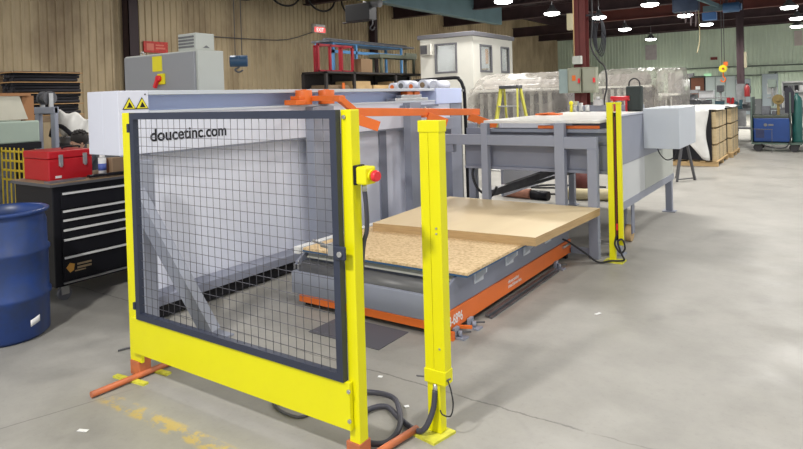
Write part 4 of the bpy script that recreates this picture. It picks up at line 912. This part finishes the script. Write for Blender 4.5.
put('machine_column', B().box(-5.6, -5.25, 29.9, 30.6, 1.35, 2.1).prism([(-5.45, 1.95), (-4.8, 2.15), (-4.8, 2.3), (-5.45, 2.2)], 'y', 29.9, 30.3), DSTEEL, t)
put('control_panel', B().box(-5.22, -4.93, 29.85, 29.9, 1.72, 2.02), FLOORW, t, label='white control panel')
put('machine_table', B().box(-5.3, -4.55, 29.5, 30.1, 1.40, 1.55), CLUT2, t)
t = thing('white_carton', 'pale carton on the far bench in front of the brown door', 'box', (-4.1, 27.6, 1.2))
put('carton_body', B().box(-4.30, -3.76, 28.15, 28.5, 1.222, 1.50), mat('carton_pale', (.34, .34, .36), .7, var=.15, vs=8), t)
put('carton_flap', B().box(-4.30, -3.76, 28.12, 28.15, 1.47, 1.51), CLUT2, t)
bench(-4.35, -3.1, 28.1, 28.6, 1.22, 'tall far bench carrying the pale carton')
t = thing('fire_extinguisher', 'red fire extinguisher hanging on the right of the slim maroon column', 'fire extinguisher', (-2.6, 28.8, 1.2))
put('extinguisher_body', B().lathe((-2.60, 28.8, 1.22), [(0,0),(.09,0),(.10,.03),(.10,.38),(.05,.46),(.03,.5),(0,.5)], 20), mat('extinguisher_red', (.20, .01, .012), .4), t)
put('valve', B().box(-2.66, -2.52, 28.78, 28.82, 1.70, 1.76), BLK, t)
put('hose', B().tube([(-2.53, 28.8, 1.72), (-2.47, 28.78, 1.6), (-2.48, 28.78, 1.35)], .014), RUB, t)
put('wall_bracket', B().box(-2.70, -2.66, 28.85, 28.95, 1.3, 1.6).box(-2.70, -2.60, 28.88, 28.92, 1.4, 1.5), DSTEEL, t)
tag(put('cream_conduit', B().box(-2.70, -2.60, 28.84, 28.90, 2.40, 3.05), mat('cream_pipe', (.22, .20, .14), .5)), 'short cream box high on the right of the slim maroon column', 'conduit')

# hoist with pendant and yellow hook block at the right
t = thing('overhead_hoist', 'blue overhead hoist with hanging cables under the roof at the right', 'hoist', (-3.5, 24, 3.9))
put('trolley', B().box(-4.45, -3.6, 23.8, 24.2, 4.35, 4.9), mat('hoist_navy', (.03, .05, .10), .5, var=.2), t, bevel=.02)
put('motor', B().cyl((-2.85, 24, 4.36), (-2.35, 24, 4.36), .17, seg=24).cyl((-2.35, 24, 4.36), (-2.28, 24, 4.36), .12, seg=20), mat('hoist_blue', (.04, .11, .24), .5), t, bevel=.01)
put('gear_case', B().box(-3.5, -3.05, 23.85, 24.15, 3.98, 4.25), mat('hoist_mid_blue', (.05, .15, .38), .5), t, bevel=.03)
put('track_channel', B().beam((-3.55, 23.5, 4.72), (-3.0, 24.0, 4.45), .12, .12).box(-3.5, -2.5, 24.1, 24.2, 4.3, 4.5), BRIDGE, t)
put('suspension', B().box(-4.1, -4.0, 23.95, 24.05, 4.9, 6.2).box(-2.8, -2.7, 23.95, 24.05, 4.5, 6.2), BEAM, t)
cb = B()
for x, zb in ((-4.2, 4.1), (-4.05, 3.95), (-3.88, 3.85), (-3.72, 3.8)): cb.tube([(x, 23.9, 4.6), (x+.03, 23.85, (zb+4.6)/2), (x+.02, 23.86, zb), (x+.06, 23.9, zb+.35)], .022, 6, 3)
put('hanging_cables', cb, mat('grey_pink_cable', (.32, .25, .26), .5), t)
put('pendant_cable', B().tube([(-3.62, 23.9, 4.5), (-3.58, 23.9, 3.6), (-3.60, 23.9, 3.2), (-3.68, 23.9, 2.85)], .02, 6), mat('tan_cable', (.35, .30, .18), .6), t)
t = thing('hook_block', 'yellow hook block hanging before the far green wall', 'hook', (-2.95, 24.4, 1.8))
put('sheave_block', B().cyl((-2.93, 24.3, 2.28), (-2.93, 24.5, 2.28), .13, seg=24), YSTK, t, bevel=.01)
put('orange_bracket', B().box(-2.92, -2.78, 24.36, 24.44, 2.37, 2.52), ORG, t)
put('sheave_hub', B().cyl((-2.93, 24.28, 2.28), (-2.93, 24.3, 2.28), .035, seg=12), RED, t)
put('hook', B().cyl((-2.93, 24.4, 2.15), (-2.93, 24.4, 2.0), .02).tube([(-2.93, 24.4, 2.0), (-2.86, 24.4, 1.92), (-2.90, 24.4, 1.82), (-2.99, 24.4, 1.84), (-3.0, 24.4, 1.9)], .025), ORG, t)
put('chain', B().cyl((-2.97, 24.4, 2.38), (-2.97, 24.4, 6.2), .012, seg=6).cyl((-2.89, 24.4, 2.38), (-2.89, 24.4, 6.2), .012, seg=6), DSTEEL, t)

# ------------------------------------------------------------------ racks on the left wall side
t = thing('storage_rack', 'long low dark shelving rack along the tan wall, under the red and blue frames', 'rack', (-10.4, 13.4, 0))
RD = mat('rack_dark', (.035, .03, .03), .6)
RX0, RX1, RY0, RY1 = -10.9, -10.1, 11.5, 16.4
for y in (RY0, 12.6, 14.5, RY1-.08):
    put('upright', B().box(RX0, RX0+.06, y, y+.08, 0, 2.28).box(RX1-.06, RX1, y, y+.08, 0, 2.28), RD, t)
for z in (.6, 1.35, 1.78, 2.24): put('shelf_beam', B().box(RX0, RX1, RY0, RY1, z, z+.05), RD, t)
for y in (12.1, 14.4): put('orange_clip', B().box(RX1, RX1+.02, y, y+.1, 1.78, 2.0), ORG, t)
put('darkening_back', B().box(RX0-.02, RX0, RY0, RY1, 0, 2.24), RD, t)  # dark panel added to darken the rack's interior
rnd = random.Random(11)
sh = ['left end of the dark rack', 'middle left of the dark rack', 'middle of the dark rack', 'middle right of the dark rack', 'right end of the dark rack']
for k in range(5):
    y = 11.62+.94*k; h = .12+.10*(k % 2)
    tag(put('timber_bundle', B().box(-10.75, -10.15, y, y+.88, 1.831, 1.831+h*.5).box(-10.72, -10.17, y+.03, y+.84, 1.831+h*.5, 1.831+h), WOODP if k in (1, 2, 3) else WOOD), 'bundle of timber on the shelf at the '+sh[k], 'timber', 'timber bundles on the dark rack')
t = thing('tube_stand', 'red tubular frame standing on the dark rack below the exit sign', 'frame', (-10.5, 11.9, 2.29))
b = B(); r = .028
for y in (11.68, 12.14, 12.60, 13.05): b.box(-10.53, -10.47, y-r, y+r, 2.291, 3.00)
for z in (2.291, 2.95): b.box(-10.53, -10.47, 11.65, 13.08, z, z+.055)
put('front_frame', b, mat('red_rack_paint', (.36, .015, .03), .5), t)
b = B()
for y in (11.9, 12.9): put('rear_post', B().box(-10.83, -10.78, y-r, y+r, 2.291, 2.99).box(-10.80, -10.5, y-r, y+r, 2.94, 2.99), bpy.data.materials['red_rack_paint'], t)
t = thing('blue_rack', 'blue steel rack carrying dark bars behind the red frame', 'rack', (-11.4, 14.4, 0))
for y in (12.9, 13.9, 16.2): put('upright', B().box(-11.1, -11.04, y, y+.07, 0, 3.12).box(-11.7, -11.64, y, y+.07, 0, 3.12), BLUST, t)
put('rail', B().box(-11.10, -11.04, 12.9, 16.27, 2.86, 2.94).box(-11.7, -11.04, 12.9, 16.27, 3.12, 3.15), BLUST, t)
put('stored_bars', B().box(-11.65, -11.0, 12.7, 16.9, 3.152, 3.20).cyl((-11.3, 12.8, 3.23), (-11.3, 16.9, 3.23), .03).cyl((-11.12, 12.7, 3.23), (-11.12, 16.6, 3.23), .03), CLUT1, t, label='dark bars on top')
t = thing('olive_stand', 'olive steel stand on the right part of the dark rack', 'stand', (-10.4, 14.9, 2.29))
put('stand_top', B().box(-10.6, -10.2, 13.9, 15.8, 2.72, 2.82).box(-10.25, -10.2, 15.2, 15.8, 2.82, 2.9), GRNST, t)
for y in (14.0, 15.65):
    for x in (-10.58, -10.28): put('stand_leg', B().box(x, x+.06, y, y+.07, 2.291, 2.72), GRNST, t)
tag(put('cardboard_carton', B().box(-10.62, -10.28, 13.15, 13.65, 2.292, 2.66), mat('brown_carton', (.24, .15, .08), .7)), 'brown carton on the dark rack between the red frame and the olive stand', 'box')

# rack of black bars at the far left
t = thing('bar_rack', 'timber rack holding four layers of black bars at the far left', 'rack', (-10.2, 4.9, 0))
OT = mat('orange_timber', (.42, .24, .10), .7)
for y in (4.34, 5.34):
    put('upright', B().box(-10.47, -10.42, y, y+.06, 0, 2.13), WOOD, t)
    put('rack_leg', B().box(-10.05, -9.98, y-.0, y+.06, 0, 1.36), WOOD, t)
for z in (1.47, 1.645, 1.815, 1.985, 2.135): put('timber_spacer', B().box(-10.42, -9.97, 4.33, 5.40, z-.006, z+.006), OT, t)
put('rack_base', B().box(-10.42, -9.97, 4.33, 5.40, 1.36, 1.462), WOOD, t)
rnd = random.Random(5); BB = mat('black_bars', (.010, .010, .016), .8, var=.3, vs=20)
for k, (z, nm) in enumerate(((1.481, 'bottom'), (1.656, 'second lowest'), (1.826, 'third lowest'), (1.996, 'top'))):
    b = B()
    for j in range(7):
        for i in range(3):
            r = .0265+rnd.uniform(-.002, .002); b.cyl((-10.36+.054*j, 4.34+rnd.uniform(0, .06), z+.027+.053*i), (-10.36+.054*j, 5.38+rnd.uniform(-.05, .0), z+.027+.053*i), r, seg=8)
    tag(put('bar_bundle', b, BB), 'bundle of black bars, %s layer of the timber rack at the far left' % nm, 'bars', 'layers of black bars in the timber rack')
# pale green machine with tilted cream cover
t = thing('sheet_machine', 'pale green machine with a tilted cream cover at the left edge', 'machine', (-9.3, 3.6, 0))
put('machine_body', B().box(-10.0, -9.0, 2.9, 4.24, 1.12, 1.42), GREENM, t, bevel=.02)
put('machine_base', B().box(-10.0, -9.06, 2.9, 4.2, 0, 1.03), CLUT1, t, bevel=.02)
put('toothed_bed', B().box(-10.0, -8.99, 2.9, 4.25, 1.03, 1.12), BLK, t)
put('tilted_cover', B().prism([(2.9, 1.44), (4.10, 1.44), (4.0, 1.76), (2.9, 1.76)], 'x', -9.06, -9.02), mat('cream_cover', (.62, .60, .50), .4, var=.05, vs=6), t, label='tilted cream cover')
put('orange_top', B().box(-9.4, -9.0, 2.9, 4.14, 1.76, 1.80).box(-9.12, -9.06, 4.05, 4.2, 1.42, 1.76), mat('orange_brown_panel', (.36, .17, .07), .6), t)
tag(put('brown_panel', B().box(-12.2, -11.9, 5.15, 5.2, 0, 2.12), mat('dull_brown_panel', (.23, .12, .07), .7)), 'tall dull brown panel at the left edge before the tan wall', 'panel')
t = thing('gantry_stand', 'grey-blue steel stand with a reel on top behind the red toolbox', 'stand', (-9.4, 4.6, 0))
put('post', B().box(-9.78, -9.66, 4.54, 4.60, 0, 1.60), GREY, t, bevel=.01)
put('post', B().box(-9.32, -9.20, 4.54, 4.60, 0, 1.60), GREY, t, bevel=.01)
put('cross_head', B().box(-9.78, -9.20, 4.53, 4.61, 1.50, 1.60), GREY, t, bevel=.01)
put('reel', B().cyl((-9.55, 4.57, 1.73), (-9.38, 4.57, 1.73), .075, seg=22).cyl((-9.57, 4.57, 1.73), (-9.55, 4.57, 1.73), .10, seg=22).cyl((-9.38, 4.57, 1.73), (-9.36, 4.57, 1.73), .10, seg=22), DSTEEL, t)
for x in (-9.61, -9.36): put('reel_bracket', B().box(x, x+.03, 4.54, 4.60, 1.60, 1.80), STEEL, t)
t = thing('yellow_rack', 'yellow barred rack at the left edge below the pale green machine', 'rack', (-8.45, 3.65, 0))
b = B()
for k in range(6): put('vertical_bar', B().box(-8.72+.115*k, -8.70+.115*k, 3.62, 3.63, 0, 1.10), mat('rack_yellow', (.60, .44, .03), .5) if k == 0 else bpy.data.materials['rack_yellow'], t)
for z in (.68, .80, .92, 1.04): b.box(-8.74, -8.10, 3.63, 3.66, z, z+.022)
put('cross_wires', b, bpy.data.materials['rack_yellow'], t)
put('darkening_back', B().box(-8.74, -8.10, 3.80, 3.84, 0, 1.05), BLK, t)  # black sheet put behind the bars to darken the gaps
tag(put('plastic_sheet', B().quadgrid(lambda u, v: (-9.92+.72*u, 5.0-.10*math.sin(v*2+u*3), 1.135+.40*v*(1-.5*u*u)+.03*math.sin(u*15)), 14, 10), mat('crumpled_white', (.70, .69, .66), .35, bump=.6, bs=9), solid=.01), 'crumpled white sheet over the bench behind the red toolbox', 'sheet')
t = thing('parts_bench', 'dark cluttered bench behind the red toolbox, under the crumpled white sheet', 'workbench', (-9.4, 5.1, 0))
put('bench_top', B().box(-9.93, -8.8, 4.85, 5.4, 1.04, 1.13), CLUT2, t)
for x in (-9.88, -8.85): put('leg', B().box(x-.04, x+.04, 4.9, 5.35, 0, 1.04), CLUT1, t)
put('bench_pipe', B().tube([(-9.85, 4.80, 1.15), (-9.72, 4.78, 1.28), (-9.5, 4.78, 1.30), (-9.25, 4.78, 1.2), (-9.1, 4.8, 1.1), (-9.05, 4.8, .9), (-9.05, 4.8, .1)], .035), BLK, t)

# ------------------------------------------------------------------ person bent low behind the red toolbox
def skin_body(name, nodes, edges, m, parent, sub=2):
    me = bpy.data.meshes.new(name); off = wloc(parent)
    me.from_pydata([tuple(Vector(p[:3])-off) for p in nodes], edges, [])
    o = bpy.data.objects.new(name, me); COL.objects.link(o); o.parent = parent; me.materials.append(m)
    sk = o.modifiers.new('skin', 'SKIN'); sk.use_smooth_shade = True
    for i, p in enumerate(nodes):
        r = p[3]; me.skin_vertices[0].data[i].radius = (r, r)
    me.skin_vertices[0].data[0].use_root = True
    sb = o.modifiers.new('sub', 'SUBSURF'); sb.levels = sub; sb.render_levels = sub
    # bake the modifiers into the mesh
    dg = bpy.context.evaluated_depsgraph_get(); nm = bpy.data.meshes.new_from_object(o.evaluated_get(dg))
    o.modifiers.clear(); o.data = nm
    return o
hx, hy = -8.30, 4.45
t = thing('person', 'person with short dark hair seated low behind the red toolbox, only the head showing', 'person', (hx, hy, 0))
N_ = [(hx, hy+.10, .47, .15), (hx, hy+.06, .70, .15), (hx, hy, .90, .14), (hx, hy-.02, 1.00, .07), (hx, hy-.03, 1.05, .06),
      (hx-.19, hy, .93, .065), (hx-.25, hy-.12, .70, .048), (hx-.20, hy-.33, .60, .036), (hx-.19, hy-.37, .59, .03),
      (hx+.19, hy, .93, .065), (hx+.25, hy-.12, .70, .048), (hx+.20, hy-.33, .60, .036), (hx+.19, hy-.37, .59, .03),
      (hx-.11, hy+.02, .46, .095), (hx-.15, hy-.38, .48, .065), (hx-.15, hy-.36, .10, .045), (hx-.15, hy-.50, .045, .035),
      (hx+.11, hy+.02, .46, .095), (hx+.15, hy-.38, .48, .065), (hx+.15, hy-.36, .10, .045), (hx+.15, hy-.50, .045, .035)]
E_ = [(0,1),(1,2),(2,3),(3,4),(2,5),(5,6),(6,7),(7,8),(2,9),(9,10),(10,11),(11,12),(0,13),(13,14),(14,15),(15,16),(0,17),(17,18),(18,19),(19,20)]
skin_body('body', N_, E_, CLOTH, t)
hd = B().sph((hx, hy-.05, 1.13), .092, (.84, 1.0, 1.2), 24).sph((hx, hy-.085, 1.07), .055, (.95, .9, .9), 16).cyl((hx, hy-.03, .98), (hx, hy-.04, 1.10), .05)
hd.sph((hx, hy-.150, 1.105), .016, (.8, 1, 1.2), 10)
for s_ in (-1, 1): hd.sph((hx+s_*.080, hy-.045, 1.11), .024, (.35, .8, 1.2), 10)
h_ = put('head', hd, SKIN, t)
put('eyes', B().sph((hx-.030, hy-.130, 1.135), .010, (1.2, .6, .8), 10).sph((hx+.030, hy-.130, 1.135), .010, (1.2, .6, .8), 10), BLK, h_)
put('mouth', B().sph((hx, hy-.138, 1.062), .018, (1.2, .35, .25), 10), mat('lips', (.35, .13, .10), .5), h_)
hr = B().sph((hx, hy-.035, 1.165), .112, (.93, 1.0, .98), 24)
for k in range(26):
    a = k*2.4; r = .09*math.sqrt((k+.5)/26); hr.sph((hx+r*math.cos(a), hy-.035+r*math.sin(a), 1.165+math.sqrt(max(0, .108**2-r*r))), .022, (1, 1, .8), 8)
put('hair', hr, HAIR, h_)
for s_ in (-1, 1):
    cx, cy, cz = hx+s_*.19, hy-.40, .585
    nodes = [(cx, cy+.03, cz, .022), (cx, cy-.03, cz, .030)]; ed = [(0, 1)]
    for f, (dx, L) in enumerate(((-.027, .062), (-.009, .072), (.009, .068), (.026, .054))):
        i = len(nodes); nodes += [(cx+dx, cy-.055, cz, .009), (cx+dx, cy-.055-L*.5, cz-.008, .008), (cx+dx, cy-.055-L*.8, cz-.03, .007)]
        ed += [(1, i), (i, i+1), (i+1, i+2)]
    i = len(nodes); nodes += [(cx-s_*.035, cy-.005, cz, .010), (cx-s_*.052, cy-.045, cz-.012, .008)]; ed += [(0, i), (i, i+1)]
    skin_body('hand', nodes, ed, SKIN, t, 1)
t = thing('work_stool', 'low round stool under the seated person behind the red toolbox', 'stool', (hx, hy+.12, 0))
put('seat', B().cyl((hx, hy+.12, .30), (hx, hy+.12, .335), .17, seg=24), BLK, t, bevel=.008)
for a in (0, PI/2, PI, 1.5*PI): put('leg', B().cyl((hx+.11*math.cos(a), hy+.12+.11*math.sin(a), .30), (hx+.16*math.cos(a), hy+.12+.16*math.sin(a), 0), .012), STEEL, t)
